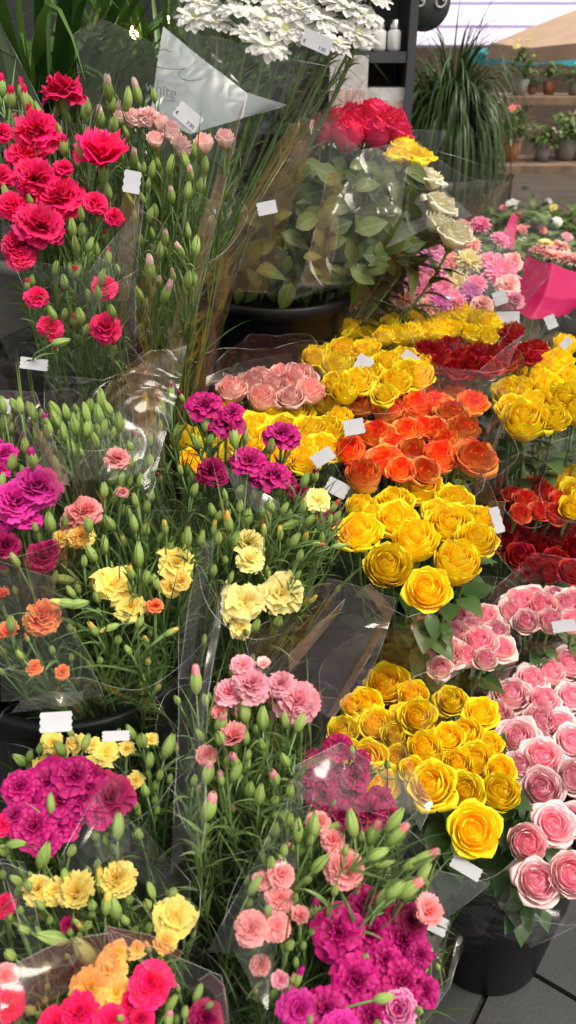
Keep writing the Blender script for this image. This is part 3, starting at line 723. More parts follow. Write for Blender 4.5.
bouquet('rose_bouquet', 'bunch of pale peach roses behind the left yellow roses, below the tall black bucket', 'rose bouquet', (-.06, 1.58, .32),
    F('232,390,32 252,384,30 262,398,30 272,386,30  282,376,30 298,380,38 260,376,24  310,392,30 290,398,28', 'peach_rose', 'rose'),
    plane=.955, face=(.7, .2, .5), leaf='rose', nleaf=60, edge=.02, back=.03, peak=.02, seed=14, stem_r=.003, group=RG,
    sheets=[dict(rows=[[(190, 384, 1.55), (240, 362, 1.6), (292, 352, 1.62)], [(192, 392, 1.55), (242, 374, 1.58), (294, 362, 1.6)]], amp=.003, mat='milky_film'),
            dict(rows=[[(190, 390, 1.52), (240, 372, 1.56)], [(196, 430, 1.42), (240, 410, 1.45)]], amp=.005)])
bouquet('rose_bouquet', 'bunch of yellow roses with two white labels directly behind the orange roses', 'rose bouquet', (.16, 1.64, .32),
    F('332,333,32 352,331,30 373,332,32 322,343,30 318,358,32 338,367,34 343,351,30 395,342,30 388,364,34 408,374,32 370,377,32 418,377,32 395,383,32 358,382,32 335,384,28 366,350,30 404,358,28 376,360,28 425,366,26 345,392,28 384,395,24', 'yellow_rose', 'rose'),
    plane=.965, face=(.7, .25, .45), leaf='rose', nleaf=80, edge=.02, back=.02, peak=.02, seed=15, stem_r=.003, group=RG, tags=[(362, 367, 1.5, 16, 24, -28), (411, 358, 1.55, 18, 10, -38)])
bouquet('rose_bouquet', 'long back row of upright yellow roses behind the dark red roses, under the pink daisies', 'rose bouquet', (.36, 1.82, .32),
    F('392,326,28 406,320,28 420,319,28 434,316,28 448,315,30 463,316,30 478,320,28 492,323,28 400,336,26 414,333,26 428,332,26 443,331,26 457,332,26 472,335,26 486,337,24 385,336,24', 'yellow_rose', 'tall'),
    plane=.985, face=(.8, .08, .6), leaf='rose', nleaf=60, edge=.0, back=.02, peak=.02, seed=16, stem_r=.003, group=RG, tags=[(508, 318, 1.72, 22, 13, -3)])
bouquet('rose_bouquet', 'bunch of dark red roses between the orange roses and the back row of yellow ones', 'rose bouquet', (.32, 1.66, .32),
    F('425,351,26 437,353,26 450,347,26 467,341,28 490,341,28 480,353,28 460,358,26 497,355,26 440,364,26 470,368,28 488,368,28 455,370,26 425,362,22 505,364,24 502,342,22', 'red_rose', 'rose'),
    plane=.97, face=(.7, .2, .5), leaf='rose', nleaf=60, edge=.03, back=.02, peak=.02, seed=17, stem_r=.003, group=RG,
    sheets=[dict(rows=[[(418, 365, 1.5), (480, 372, 1.48), (522, 335, 1.55)], [(420, 400, 1.46), (475, 410, 1.42), (500, 395, 1.44)]], amp=.006)])
bouquet('rose_bouquet', 'small tuft of four dark red roses poking up among the yellow roses at far right', 'rose bouquet', (.50, 1.64, .36),
    F('513,331,22 525,352,24 537,347,22 519,358,22 531,358,20', 'red_rose', 'rose'),
    plane=.975, face=(.7, .2, .5), leaf='rose', nleaf=20, edge=.01, back=.02, peak=.01, seed=18, stem_r=.003, group=RG)
bouquet('rose_bouquet', 'bunch of large bright yellow roses spilling over dark leaves at the right picture edge', 'rose bouquet', (.50, 1.5, .32),
    F('509,371,32 547,366,34 532,378,34 559,361,30 534,405,36 509,392,34 562,403,42 524,421,46 572,381,36 544,420,32 520,388,32 548,388,32 575,410,36 512,408,30 555,420,30 538,352,26 565,345,26 525,362,24', 'yellow_rose', 'rose'),
    plane=.93, face=(.7, .3, .3), leaf='rose', nleaf=60, leafreach=2.2, edge=.0, back=.03, peak=.02, seed=19, stem_r=.003, group=RG,
    tags=[(551, 322, 1.6, 10, 14, 20), (566, 343, 1.6, 8, 12, -40)],
    sheets=[dict(rows=[[(492, 468, 1.38), (530, 450, 1.4), (578, 436, 1.4)], [(495, 474, 1.36), (535, 458, 1.38), (580, 446, 1.38)]], amp=.006)])
# -- back: daisies, pink paper, tall bucket
bouquet('daisy_bouquet', 'wide mixed bunch of pink, mauve and salmon daisies in shiny film behind the yellow roses', 'daisy bouquet', (.30, 2.02, .55),
    F('372,275,32 398,268,30 452,262,30 430,270,30', 'salmon_daisy', 'daisy')+F('412,280,36 440,288,34 500,272,42 392,290,30', 'pink_daisy', 'daisy')
    +F('425,262,34 438,275,32 446,258,28', 'mauve_daisy', 'daisy')+F('468,262,34 455,282,28', 'cream_daisy', 'daisy')+F('385,262,28 362,290,26 475,285,28 480,225,24 500,240,22', 'pink_daisy', 'daisy')+F('470,245,26 405,300,26 350,302,24', 'salmon_daisy', 'daisy')+F('360,285,30 377,297,30 425,290,32 410,258,30 455,300,26 490,262,28', 'pink_daisy', 'daisy')+F('395,282,30 418,268,30 470,292,28 440,302,26', 'mauve_daisy', 'daisy')+F('352,288,28 368,270,26 385,300,26 428,306,24 482,305,24 508,285,26 512,262,24 462,228,22', 'peach_rose', 'full')+F('405,245,24 432,248,26 395,255,24 515,300,22', 'pink_daisy', 'full'),
    d0=1.82, yc=275, slope=.002, face=(.7, .4, .3), leaf='rose', nleaf=60, edge=.03, back=.05, peak=.05, seed=21, wrapmat='milky_film', amp=.012,
    tags=[(500, 298, 1.72, 13, 14, 15)],
    sheets=[dict(rows=[[(345, 280, 1.75), (385, 295, 1.72), (425, 302, 1.72)], [(345, 318, 1.74), (385, 312, 1.72), (430, 316, 1.72)]], amp=.014, n=16),
            dict(rows=[[(392, 232, 1.85), (450, 238, 1.8), (512, 232, 1.85)], [(380, 290, 1.72), (440, 298, 1.68), (505, 296, 1.7)]], amp=.014, n=18, mat='milky_film')])
bouquet('daisy_bouquet', 'bunch of pale pink blooms wrapped in a bright pink paper cone at the right edge', 'paper bouquet', (.60, 2.05, .62),
    F('552,256,26 566,258,28 540,252,24 575,262,26 560,246,22', 'peach_rose', 'daisy')+F('545,244,18', 'cream_daisy', 'daisy'),
    d0=2.0, yc=256, slope=.002, face=(.8, .2, .4), leaf='rose', nleaf=30, edge=.0, back=.0, peak=.0, seed=22, sleeve_on=False,
    sheets=[dict(rows=[[(522, 254, 1.98), (545, 264, 1.86), (590, 276, 1.9)], [(514, 278, 1.94), (540, 290, 1.80), (588, 298, 1.86)], [(503, 304, 1.9), (530, 316, 1.80), (570, 312, 1.86)]], mat='hot_pink_paper', n=16, amp=.02, bulge=.02),
            dict(rows=[[(512, 214, 2.1), (518, 216, 2.1)], [(497, 244, 2.05), (512, 250, 2.05)]], mat='hot_pink_paper', amp=.006),
            dict(rows=[[(505, 240, 2.15), (540, 214, 2.2), (576, 240, 2.1)], [(525, 300, 1.95), (545, 270, 1.98), (585, 285, 1.95)]], amp=.01)])
bouquet('rose_bouquet', 'tall bunch of crimson, yellow and cream roses over big leaves in the tall black bucket', 'rose bouquet', (.0, 1.70, .78),
    F('333,122,30 353,117,32 348,134,36 374,112,32 391,121,34 378,134,34 398,131,30 322,130,28 364,126,28', 'crimson_rose', 'tall')+F('404,150,30 418,157,30 396,156,24', 'yellow_rose', 'rose')
    +F('428,178,32 441,205,34 455,234,36 438,222,26', 'cream_rose', 'rose')+F('300,150,26,.05 306,168,24,.05', 'peach_rose', 'rose'),
    d0=1.66, yc=150, slope=.0009, face=(.7, .2, .5), leaf='rose', nleaf=260, leaflen=.17, leafreach=5.0, leafspots=(330, [(286, 158), (418, 163), (402, 268), (238, 290)], 1.62, .056), leafmat='broad_leaf', edge=.0, back=.04, peak=.03, seed=23, stem_r=.0032, amp=.01,
    tags=[(267, 208, 1.42, 19, 13, 12)],
    sheets=[dict(rows=[[(408, 130, 1.72), (447, 131, 1.72)], [(395, 240, 1.58), (420, 190, 1.62)]], amp=.004),
            dict(rows=[[(474, 212, 1.62), (440, 175, 1.66), (418, 160, 1.66)], [(382, 246, 1.52), (400, 220, 1.54), (410, 200, 1.56)]], amp=.02, mat='milky_film', n=16),
            dict(rows=[[(318, 112, 1.52), (362, 150, 1.47), (412, 140, 1.52)], [(262, 200, 1.47), (330, 215, 1.42), (400, 215, 1.48)], [(232, 288, 1.47), (290, 300, 1.44), (352, 285, 1.48)]], amp=.004, n=18),
            dict(rows=[[(330, 170, 1.50), (344, 170, 1.50)], [(300, 285, 1.46), (330, 285, 1.46)]], amp=.01, mat='amber_film'),
            dict(rows=[[(302, 118, 1.52), (262, 200, 1.5), (226, 290, 1.5)], [(318, 118, 1.52), (290, 215, 1.48), (268, 292, 1.48)]], amp=.008, mat='amber_film')])
bouquet('chrysanthemum_bouquet', 'bunch of big white chrysanthemums with a pale paper sleeve at the top of the picture', 'flower bouquet', (-.26, 1.71, .95),
    F('205,4,46 240,12,52 268,22,50 300,10,52 322,20,54 346,8,56 358,34,46 266,46,52 300,-8,50 228,-6,50 345,-15,50 190,-4,40 335,44,40 285,30,48 320,-5,48 196,18,44 218,22,40 252,-10,50 282,4,50 310,34,46 364,16,46 372,-2,46 250,34,42', 'white_bloom', 'mum'),
    d0=1.50, yc=20, slope=.001, face=(.6, .35, .45), leaf='blade', nleaf=170, edge=-.04, back=.0, peak=.03, seed=24, amp=.012, stem_r=.003,
    tags=[(317, 42, 1.4, 30, 16, -22, '7,90')],
    sheets=[dict(rows=[[(163, 26, 1.40), (205, 62, 1.40), (247, 93, 1.40)], [(150, 116, 1.38), (190, 135, 1.38), (242, 118, 1.38)]], mat='white_sleeve', amp=.004),
            dict(rows=[[(246, 92, 1.41), (288, 104, 1.45)], [(240, 118, 1.41), (262, 112, 1.44)]], mat='white_sleeve', amp=.003),
            dict(rows=[[(180, 30, 1.42), (300, 60, 1.4), (345, 70, 1.42)], [(200, 70, 1.42), (280, 104, 1.42), (310, 110, 1.45)]], amp=.012),
            dict(rows=[[(300, 120, 1.45), (250, 230, 1.42), (228, 300, 1.42)], [(288, 118, 1.44), (225, 260, 1.4), (200, 340, 1.4)]], amp=.012, mat='amber_film')])

# -- upper left: carnations on the high step
bouquet('carnation_bouquet', 'bunch of pinkish red carnations with dark green stems at upper left', 'carnation bouquet', (-.31, 1.21, .80),
    F('63,92,46 103,164,52', 'red_carnation', 'side')+F('36,131,50 25,155,40 36,178,50 59,197,56 40,226,56 18,246,38 0,176,30 12,205,34 2,132,22 21,256,30 37,297,26 50,327,26 105,327,32 104,287,28 95,202,26 114,217,22,.03 64,168,22', 'red_carnation', 'full'),
    B('75,272,20 64,146,20', 'red_carnation')+B('25,98,24 11,98,22 21,90,22 2,86,20', 'red_carnation')+B('48,144,24,90 59,130,16 81,150,22 81,214,20 72,228,22 82,230,20 7,197,26 32,107,24 39,112,22 102,277,22 98,293,20 80,316,22 112,311,18 64,282,20 52,313,20 61,342,22,10 76,245,20 90,245,18 88,108,18 30,200,16 97,250,18 108,258,18 56,268,18'),
    d0=1.03, yc=200, slope=.0004, face=(.5, .5, .35), nleaf=330, edge=-.01, back=.05, peak=.03, seed=31, group=CG, leaflen=.15,
    tags=[(132, 182, 1.0, 16, 22, -8)],
    sheets=[dict(rows=[[(0, 20, 1.2), (45, 110, 1.15)], [(0, 250, 1.0), (30, 180, 1.05)]], amp=.005),
            dict(rows=[[(8, 255, .99), (90, 270, .96), (142, 200, .99)], [(60, 372, 1.03), (95, 372, 1.0), (135, 350, 1.02)]], amp=.006, bulge=-.012)])
bouquet('carnation_bouquet', 'bunch of pale pink carnations mostly in bud, in film with a tall back corner', 'carnation bouquet', (-.225, 1.40, .80),
    F('140,119,30 148,117,26', 'blush_carnation', 'full')+F('172,134,20 181,144,22', 'blush_carnation', 'cup')+F('155,139,20 204,142,22 225,138,21 161,122,18 134,116,17 120,117,16 183,150,18 172,128,18', 'blush_carnation', 'cup'),
    B('108,88,28 137,92,24 100,117,22 119,116,24 100,140,20 134,158,24 190,175,18 171,195,20 180,251,20 150,268,26 166,293,26 158,282,20 165,237,20', 'blush_carnation')
    +B('188,191,20 188,280,24 200,185,18 118,142,22 86,110,24 128,98,22 115,125,20 170,165,22 185,160,20 152,170,20 130,200,18 150,215,18 205,165,20 160,250,20 140,240,18 188,230,18 196,246,22,80 112,105,18'),
    d0=1.13, yc=140, slope=.0005, face=(.7, .25, .5), nleaf=300, edge=-.03, back=.05, peak=.02, seed=32, group=CG, leaflen=.15,
    tags=[(188, 117, 1.08, 27, 17, -38, '7,90')],
    sheets=[dict(rows=[[(75, 35, 1.34), (102, 19, 1.36), (172, 52, 1.34), (243, 92, 1.28)], [(82, 112, 1.3), (112, 110, 1.3), (170, 120, 1.3), (236, 140, 1.24)], [(110, 330, 1.2), (130, 335, 1.2), (160, 340, 1.2), (188, 345, 1.2)]], amp=.004),
            dict(rows=[[(246, 92, 1.24), (215, 230, 1.14), (180, 350, 1.14)], [(232, 130, 1.18), (195, 240, 1.12), (165, 350, 1.13)]], mat='kraft_film', amp=.003),
            dict(rows=[[(139, 175, 1.06), (138, 230, 1.05), (128, 300, 1.06)], [(122, 190, 1.06), (120, 240, 1.05), (112, 300, 1.06)]], mat='kraft_film', amp=.003)])
# -- middle left: carnations in the wide bucket on the middle step
bouquet('carnation_bouquet', 'bunch of violet magenta carnations cut off by the left picture edge', 'carnation bouquet', (-.30, .86, .56),
    F('37,486,50 15,501,48 5,453,26 2,520,34 0,470,24', 'violet_carnation', 'full')+F('27,517,32', 'violet_carnation', 'side')+F('42,556,34 5,545,32 50,548,20', 'plum_carnation', 'full'),
    B('32,458,26 ', 'violet_carnation')+B('12,463,24 25,446,22 2,481,20 50,522,26 5,420,26 3,405,20 20,405,18 33,412,22 15,560,20 22,470,14'),
    d0=.90, yc=500, slope=.0003, face=(.6, .45, .35), nleaf=160, edge=.0, back=.05, peak=.03, seed=33, group=CG, wrapmat='mauve_film',
    tags=[(2, 405, .92, 14, 18, 80), (34, 364, .98, 26, 12, -3)],
    sheets=[dict(rows=[[(0, 390, .95), (36, 392, .95), (70, 480, .9)], [(0, 420, .93), (30, 440, .92), (60, 500, .88)]], amp=.004),
            dict(rows=[[(33, 420, .93), (52, 450, .9), (70, 485, .87)], [(30, 420, .93), (45, 450, .9), (60, 482, .87)]], amp=.003, mat='kraft_film')])
bouquet('carnation_bouquet', 'bunch of green carnation buds with one coral flower, under the high black bucket', 'carnation bouquet', (-.24, .92, .56),
    F('117,458,28', 'coral_carnation', 'side')+F('85,512,40 75,522,30', 'coral_carnation', 'full')+F('122,492,14', 'coral_carnation', 'side'),
    B('55,411,26 57,420,24 75,427,26 64,432,22 101,400,28 86,413,24 99,416,28 87,428,24 95,440,24 104,427,22 119,422,26 71,447,28 114,478,26 104,490,20 116,495,22 90,407,24 80,420,22 48,430,24 108,408,20 66,412,18 140,480,18 135,500,18 130,446,16'),
    d0=.96, yc=440, slope=.0003, face=(.7, .2, .5), nleaf=220, edge=.06, back=.03, peak=.03, seed=34, group=CG,
    sheets=[dict(rows=[[(44, 372, 1.0), (100, 378, 1.0), (188, 345, 1.05)], [(50, 480, .93), (110, 480, .93), (160, 470, .96)]], amp=.008),
            dict(rows=[[(105, 372, 1.04), (150, 350, 1.06), (182, 348, 1.08)], [(100, 395, 1.02), (130, 410, 1.02), (145, 440, 1.0)]], mat='amber_film', amp=.014),
            dict(rows=[[(120, 372, 1.05), (146, 358, 1.06)], [(135, 430, 1.0), (160, 440, 1.0)]], mat='amber_film', amp=.014),
            dict(rows=[[(128, 420, .98), (148, 430, .98), (158, 480, .95)], [(120, 440, .97), (138, 470, .95), (150, 500, .94)]], amp=.006)])
bouquet('carnation_bouquet', 'yellow carnation bunch with buds and an orange bloom in the wide black bucket', 'carnation bouquet', (-.22, .82, .56),
    F('114,584,42 131,606,34', 'yellow_carnation', 'open')+F('176,563,40', 'yellow_carnation', 'open')+F('170,587,24 181,581,22 81,536,28 61,538,18', 'golden_carnation', 'full')+F('42,616,38', 'orange_carnation', 'full')
    +F('10,634,24 34,667,18 62,672,16 155,606,20 0,598,20', 'orange_carnation', 'side'),
    B('110,628,20,200 65,603,24,170 165,527,20 186,536,20 131,573,18 94,630,20 171,632,18,30 158,688,16 148,662,16 146,640,16', 'yellow_carnation')+B('27,638,14 ', 'orange_carnation')
    +B('62,579,26,170 71,592,20 78,604,26,10 91,553,24 84,561,18 105,544,22 109,523,26 134,523,22 139,554,28,90 88,524,22 11,624,26 97,597,20 130,586,18 160,538,18 171,544,18 188,537,24 156,582,20 146,578,22 98,612,18 118,640,18 70,628,18 140,622,18 52,650,18 128,650,16 100,660,16 20,655,16 144,530,20'),
    d0=.90, yc=590, slope=.0004, face=(.5, .55, .3), nleaf=420, edge=-.02, back=.04, peak=.02, seed=35, group=CG, leaflen=.15,
    sheets=[dict(rows=[[(53, 575, .86), (105, 695, .84)], [(0, 560, .86), (0, 700, .84)]], amp=.005),
            dict(rows=[[(200, 540, .86), (188, 600, .84), (180, 680, .84)], [(214, 545, .86), (200, 600, .84), (190, 680, .84)]], amp=.006),
            dict(rows=[[(20, 700, .84), (50, 690, .84), (85, 690, .84)], [(10, 712, .84), (50, 706, .83), (80, 703, .84)]], amp=.006, mat='milky_film')])
bouquet('carnation_bouquet', 'bunch of pale yellow carnations and green buds leaning right over the dark gap', 'carnation bouquet', (-.13, .88, .56),
    F('244,601,46 281,593,46', 'pale_yellow_carnation', 'open')+F('249,543,34 250,559,30', 'pale_yellow_carnation', 'side')+F('318,500,28 240,628,24', 'pale_yellow_carnation', 'open'),
    B('228,523,26 264,530,18 214,529,18 280,533,20 305,538,18', 'golden_carnation')+B('318,544,14,0', 'orange_carnation')+B('201,538,22 218,538,20 236,539,24 248,517,22 219,516,18 256,626,22 278,622,24 253,604,18 213,571,20 231,577,18 305,480,20 303,506,20 339,546,18,10 295,540,22 290,525,22,200 262,512,18 300,555,18 240,506,18 270,505,18 212,510,18 330,520,16 225,560,16 268,572,16 310,520,18 285,508,16 298,575,16'),
    d0=.95, yc=570, slope=.0004, face=(.5, .5, .35), nleaf=300, edge=-.02, back=.04, peak=.02, seed=36, group=CG, leaflen=.14)
bouquet('carnation_bouquet', 'bunch of plum magenta carnations reaching over the yellow and peach roses', 'carnation bouquet', (-.10, 1.02, .56),
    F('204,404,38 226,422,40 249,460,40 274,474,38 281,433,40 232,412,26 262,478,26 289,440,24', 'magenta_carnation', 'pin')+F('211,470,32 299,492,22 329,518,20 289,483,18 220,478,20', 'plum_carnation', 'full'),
    B('171,391,22 161,405,22 315,475,18', 'plum_carnation')+B('251,471,24 234,436,26,95', 'magenta_carnation')+B('205,421,24,95 271,446,22 210,440,18 145,402,22 150,440,18 150,460,18 180,470,16 160,425,16 255,495,18 240,490,18 195,490,18 225,495,16 280,490,16'),
    d0=1.06, yc=440, slope=.0003, face=(.55, .4, .4), nleaf=210, edge=-.03, back=.03, peak=.02, seed=37, group=CG,
    sheets=[dict(rows=[[(226, 466, 1.0), (262, 492, .98), (280, 503, .98)], [(238, 500, .98), (256, 512, .97), (276, 512, .97)]], amp=.004, mat='milky_film')])
# -- front: carnations in the floor buckets
bouquet('carnation_bouquet', 'tall bunch of pink carnations in film with a big mauve corner, front centre', 'carnation bouquet', (-.02, .66, .22),
    F('251,684,40 229,692,34 243,665,26 281,684,30', 'pink_carnation', 'full')+F('297,701,46 288,690,30', 'pink_carnation', 'full')+F('206,755,24 234,740,28 221,716,20', 'coral_carnation', 'side')+F('263,666,16', 'blush_carnation', 'side'),
    B('196,680,32,90 208,772,30,80 210,806,34,75 235,762,26 274,778,28 221,779,18 221,722,30', 'pink_carnation')
    +B('263,718,28,90 245,710,32,90 220,738,28 236,772,28 250,789,30 260,794,30 275,829,26 283,815,22 205,700,20 252,700,22 285,720,22 300,722,24,70 246,738,20 262,745,22 228,760,20 285,760,24 200,735,20 194,780,20 275,800,20 290,790,20 248,755,18'),
    d0=.83, yc=740, slope=.0003, face=(.55, .4, .4), nleaf=520, edge=-.05, back=.05, peak=.02, seed=38, group=CG, leaflen=.16,
    sheets=[dict(rows=[[(240, 640, .92), (330, 582, 1.0), (400, 604, .98)], [(250, 680, .86), (300, 640, .9), (372, 680, .9)], [(285, 720, .82), (320, 710, .82), (334, 718, .82)]], mat='mauve_film', amp=.012, n=12),
            dict(rows=[[(372, 585, .97), (396, 612, .95), (336, 716, .84)], [(364, 588, .97), (385, 618, .95), (328, 716, .84)]], mat='kraft_film', amp=.004),
            dict(rows=[[(288, 655, .84), (345, 600, .93)], [(290, 672, .83), (340, 612, .92)]], mat='kraft_film', amp=.004),
            dict(rows=[[(178, 620, .88), (196, 570, .92), (222, 590, .88)], [(180, 720, .8), (205, 700, .8), (208, 700, .8)], [(172, 870, .7), (190, 850, .7), (206, 850, .7)]], amp=.006),
            dict(rows=[[(226, 588, .86), (218, 640, .82), (196, 760, .74)], [(220, 588, .86), (208, 650, .81), (186, 780, .74)]], amp=.002, mat='milky_film')])
bouquet('carnation_bouquet', 'dim bunch of magenta carnations veiled by film, left of the dimmer yellow roses', 'carnation bouquet', (.08, .72, .22),
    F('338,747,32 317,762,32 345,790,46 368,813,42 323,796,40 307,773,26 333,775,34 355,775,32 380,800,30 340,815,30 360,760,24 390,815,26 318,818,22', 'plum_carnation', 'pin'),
    B('352,750,14 300,800,16'), d0=.90, yc=780, slope=.0005, face=(.5, .5, .3), nleaf=130, edge=.06, back=.0, peak=.02, seed=39, group=CG, wrapmat='milky_film',
    sheets=[dict(rows=[[(290, 770, .83), (345, 740, .86), (400, 770, .9)], [(295, 800, .8), (350, 815, .82), (420, 800, .9)]], amp=.012),
            dict(rows=[[(392, 772, .94), (412, 768, .94), (432, 802, .92)], [(388, 800, .9), (410, 815, .9), (418, 830, .9)]], amp=.006, mat='milky_film')])
bouquet('carnation_bouquet', 'bunch of deep magenta carnations with one white striped bloom at the bottom centre', 'carnation bouquet', (.06, .60, .18),
    F('337,933,56 369,930,52 365,905,42 403,940,52 355,981,52 403,981,48 385,960,36 325,1010,48 370,1018,48 423,991,34 385,1000,30 350,955,30 420,955,28', 'magenta_carnation', 'pin')
    +F('298,1010,42 340,1030,40', 'violet_carnation', 'full')+F('398,1009,40', 'striped_carnation', 'full')+F('412,920,34 395,915,26', 'plum_carnation', 'open'),
    B('315,910,30,85 298,978,26,70', 'violet_carnation')+B('424,961,24,40', 'magenta_carnation')+B('365,959,20 384,998,24,20 419,1011,24 310,1019,18 385,898,22'),
    plane=.79, face=(.35, .75, .2), nleaf=160, edge=-.03, back=.02, peak=.02, seed=41, group=CG,
    sheets=[dict(rows=[[(445, 918, .78), (462, 940, .76), (450, 975, .74)], [(428, 925, .78), (440, 950, .76), (436, 985, .74)], [(395, 1020, .72), (420, 1030, .7), (432, 1010, .72)]], amp=.005, mat='mauve_film', bulge=.01),
            dict(rows=[[(462, 935, .76), (450, 985, .73), (420, 1030, .7)], [(457, 935, .76), (445, 985, .73), (412, 1030, .7)]], amp=.002, mat='milky_film')],
    tags=[(432, 922, .77, 30, 17, -26)])
bouquet('carnation_bouquet', 'bunch of salmon pink carnations among many plump green buds, front centre', 'carnation bouquet', (.0, .58, .18),
    F('345,868,44', 'coral_carnation', 'cam')+F('332,840,24 318,822,26 427,912,30', 'coral_carnation', 'side')+F('251,928,36 276,926,30 281,874,28 279,898,30 262,880,20', 'coral_carnation', 'full')+F('260,965,22,.04 300,918,20', 'coral_carnation', 'side')+F('281,981,20', 'pink_carnation', 'side'),
    B('410,888,34,40 425,858,36,35 398,834,34,50 374,833,30,70', 'coral_carnation')
    +B('298,830,30,90 314,825,30,85 329,830,28,40 352,823,34,100 395,820,34,60 392,842,28,50 378,854,26,30 384,863,24,20 300,850,24 320,864,30,50 413,863,28,40 424,873,28,60 395,890,28,50 382,898,26,70 295,898,24 255,885,28,60 271,863,26 279,882,20 345,850,18 284,850,20 308,880,20 290,945,22 268,910,20 335,890,20 310,840,22 361,836,22 290,820,20'),
    d0=.76, yc=870, slope=.0006, face=(.55, .45, .35), nleaf=460, edge=-.04, back=.02, peak=.02, seed=40, group=CG, leaflen=.15,
    sheets=[dict(rows=[[(290, 780, .82), (262, 850, .76), (212, 950, .68)], [(300, 785, .82), (280, 850, .76), (240, 950, .68)], [(310, 800, .82), (290, 900, .72), (270, 1010, .66)]], amp=.006),
            dict(rows=[[(430, 868, .84), (490, 882, .86)], [(420, 900, .8), (442, 918, .8)]], amp=.004, mat='milky_film')])
bouquet('carnation_bouquet', 'small bunch of yellow carnations and buds just under the rim of the wide black bucket', 'carnation bouquet', (-.20, .68, .22),
    F('52,741,24 75,743,22 105,751,30 92,745,18 42,764,20 151,739,16 135,780,20 127,748,18', 'yellow_carnation', 'open')+F('60,752,18', 'golden_carnation', 'full'),
    B('60,748,24 86,742,22 131,732,24 142,740,28 169,746,30,70 118,735,20 30,756,22 20,760,24 40,748,20 150,760,24 160,775,20 145,790,20 155,800,18 138,812,18 70,732,16'),
    d0=.88, yc=760, slope=.0005, face=(.6, .35, .4), nleaf=160, edge=.0, back=.02, peak=.03, seed=42, group=CG, tags=[(56, 722, .82, 30, 20, 6), (116, 736, .82, 26, 10, 4)])
bouquet('carnation_bouquet', 'bunch of dense purple magenta carnations with a green bud in the middle, lower left', 'carnation bouquet', (-.22, .60, .18),
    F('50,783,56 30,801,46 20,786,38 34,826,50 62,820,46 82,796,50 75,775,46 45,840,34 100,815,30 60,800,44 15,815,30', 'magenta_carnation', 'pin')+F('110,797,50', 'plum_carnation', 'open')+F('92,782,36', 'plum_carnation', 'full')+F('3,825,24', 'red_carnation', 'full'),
    B('51,804,26,90 118,826,32,85 44,855,34,70 16,844,24,10 3,850,24 95,835,22 72,850,22'), d0=.83, yc=800, slope=.0006, face=(.4, .7, .25), nleaf=150, edge=.0, back=.03, peak=.04, seed=43, group=CG,
    sheets=[dict(rows=[[(128, 770, .84), (98, 790, .8), (60, 860, .76)], [(130, 850, .78), (105, 860, .76), (80, 880, .74)]], amp=.004)])
bouquet('carnation_bouquet', 'clear yellow carnations with plump green buds, lower left before the purple ones', 'carnation bouquet', (-.17, .56, .18),
    F('77,895,40 117,879,40', 'yellow_carnation', 'side')+F('175,915,42', 'yellow_carnation', 'open')+F('38,889,32 55,890,28', 'yellow_carnation', 'side')+F('166,941,24', 'golden_carnation', 'full')+F('3,906,26', 'red_carnation', 'full')+F('68,925,18', 'plum_carnation', 'full'),
    B('100,882,28,90 107,904,28,80 148,948,18', 'yellow_carnation')+B('16,880,24 28,885,22 65,876,22 115,908,30,100 50,920,20 52,938,34,160 85,952,40,120 92,914,20 46,968,22 151,890,24 173,893,24 150,928,26 147,904,28 130,900,22 92,905,22 24,930,22 10,955,24 88,925,20 125,920,22 70,932,16 80,935,16 40,905,20 135,930,18 20,910,18 160,960,18'),
    d0=.77, yc=910, slope=.0006, face=(.5, .5, .35), nleaf=320, edge=-.01, back=.03, peak=.05, seed=44, group=CG,
    sheets=[dict(rows=[[(100, 805, .82), (145, 830, .8), (190, 880, .77)], [(80, 850, .78), (140, 880, .76), (190, 930, .72)]], amp=.005),
            dict(rows=[[(0, 858, .78), (25, 862, .78)], [(30, 960, .7), (50, 980, .68)]], amp=.004)])
bouquet('carnation_bouquet', 'crimson carnations around a golden yellow bloom in red tinted film at the bottom', 'carnation bouquet', (-.13, .50, .18),
    F('150,985,46', 'red_carnation', 'full')+F('78,1014,44 110,1020,34 55,1024,34 8,1002,34 140,1020,30 130,1005,26', 'red_carnation', 'full')+F('205,1018,36', 'plum_carnation', 'full')+F('90,988,42 110,968,34 117,992,36 116,953,26 136,949,18', 'golden_carnation', 'open')+F('5,975,26', 'coral_carnation', 'full'),
    B('169,1018,24,80', 'pink_carnation')+B('198,993,26,70 171,1004,28,60 185,1012,22 30,1010,22 210,1005,18 120,1018,20 45,1000,18'),
    d0=.70, yc=990, slope=.0006, face=(.4, .65, .25), nleaf=150, edge=.0, back=.03, peak=.04, seed=45, group=CG, wrapmat='clear_film',
    sheets=[dict(rows=[[(0, 968, .67), (60, 940, .69), (110, 932, .70)], [(0, 1030, .64), (75, 985, .66), (130, 990, .66)]], mat='pink_film', amp=.006, bulge=.01),
            dict(rows=[[(110, 930, .71), (160, 948, .71), (225, 975, .70)], [(150, 970, .69), (190, 990, .68), (232, 1030, .66)]], mat='clear_film', amp=.005),
            dict(rows=[[(212, 972, .70), (226, 985, .69), (232, 1030, .67)], [(200, 980, .70), (216, 995, .69), (222, 1030, .67)]], mat='pink_film', amp=.003),
            dict(rows=[[(105, 926, .71), (150, 934, .71), (185, 952, .70)], [(110, 945, .70), (150, 948, .70), (180, 958, .69)]], mat='pink_film', amp=.004)])

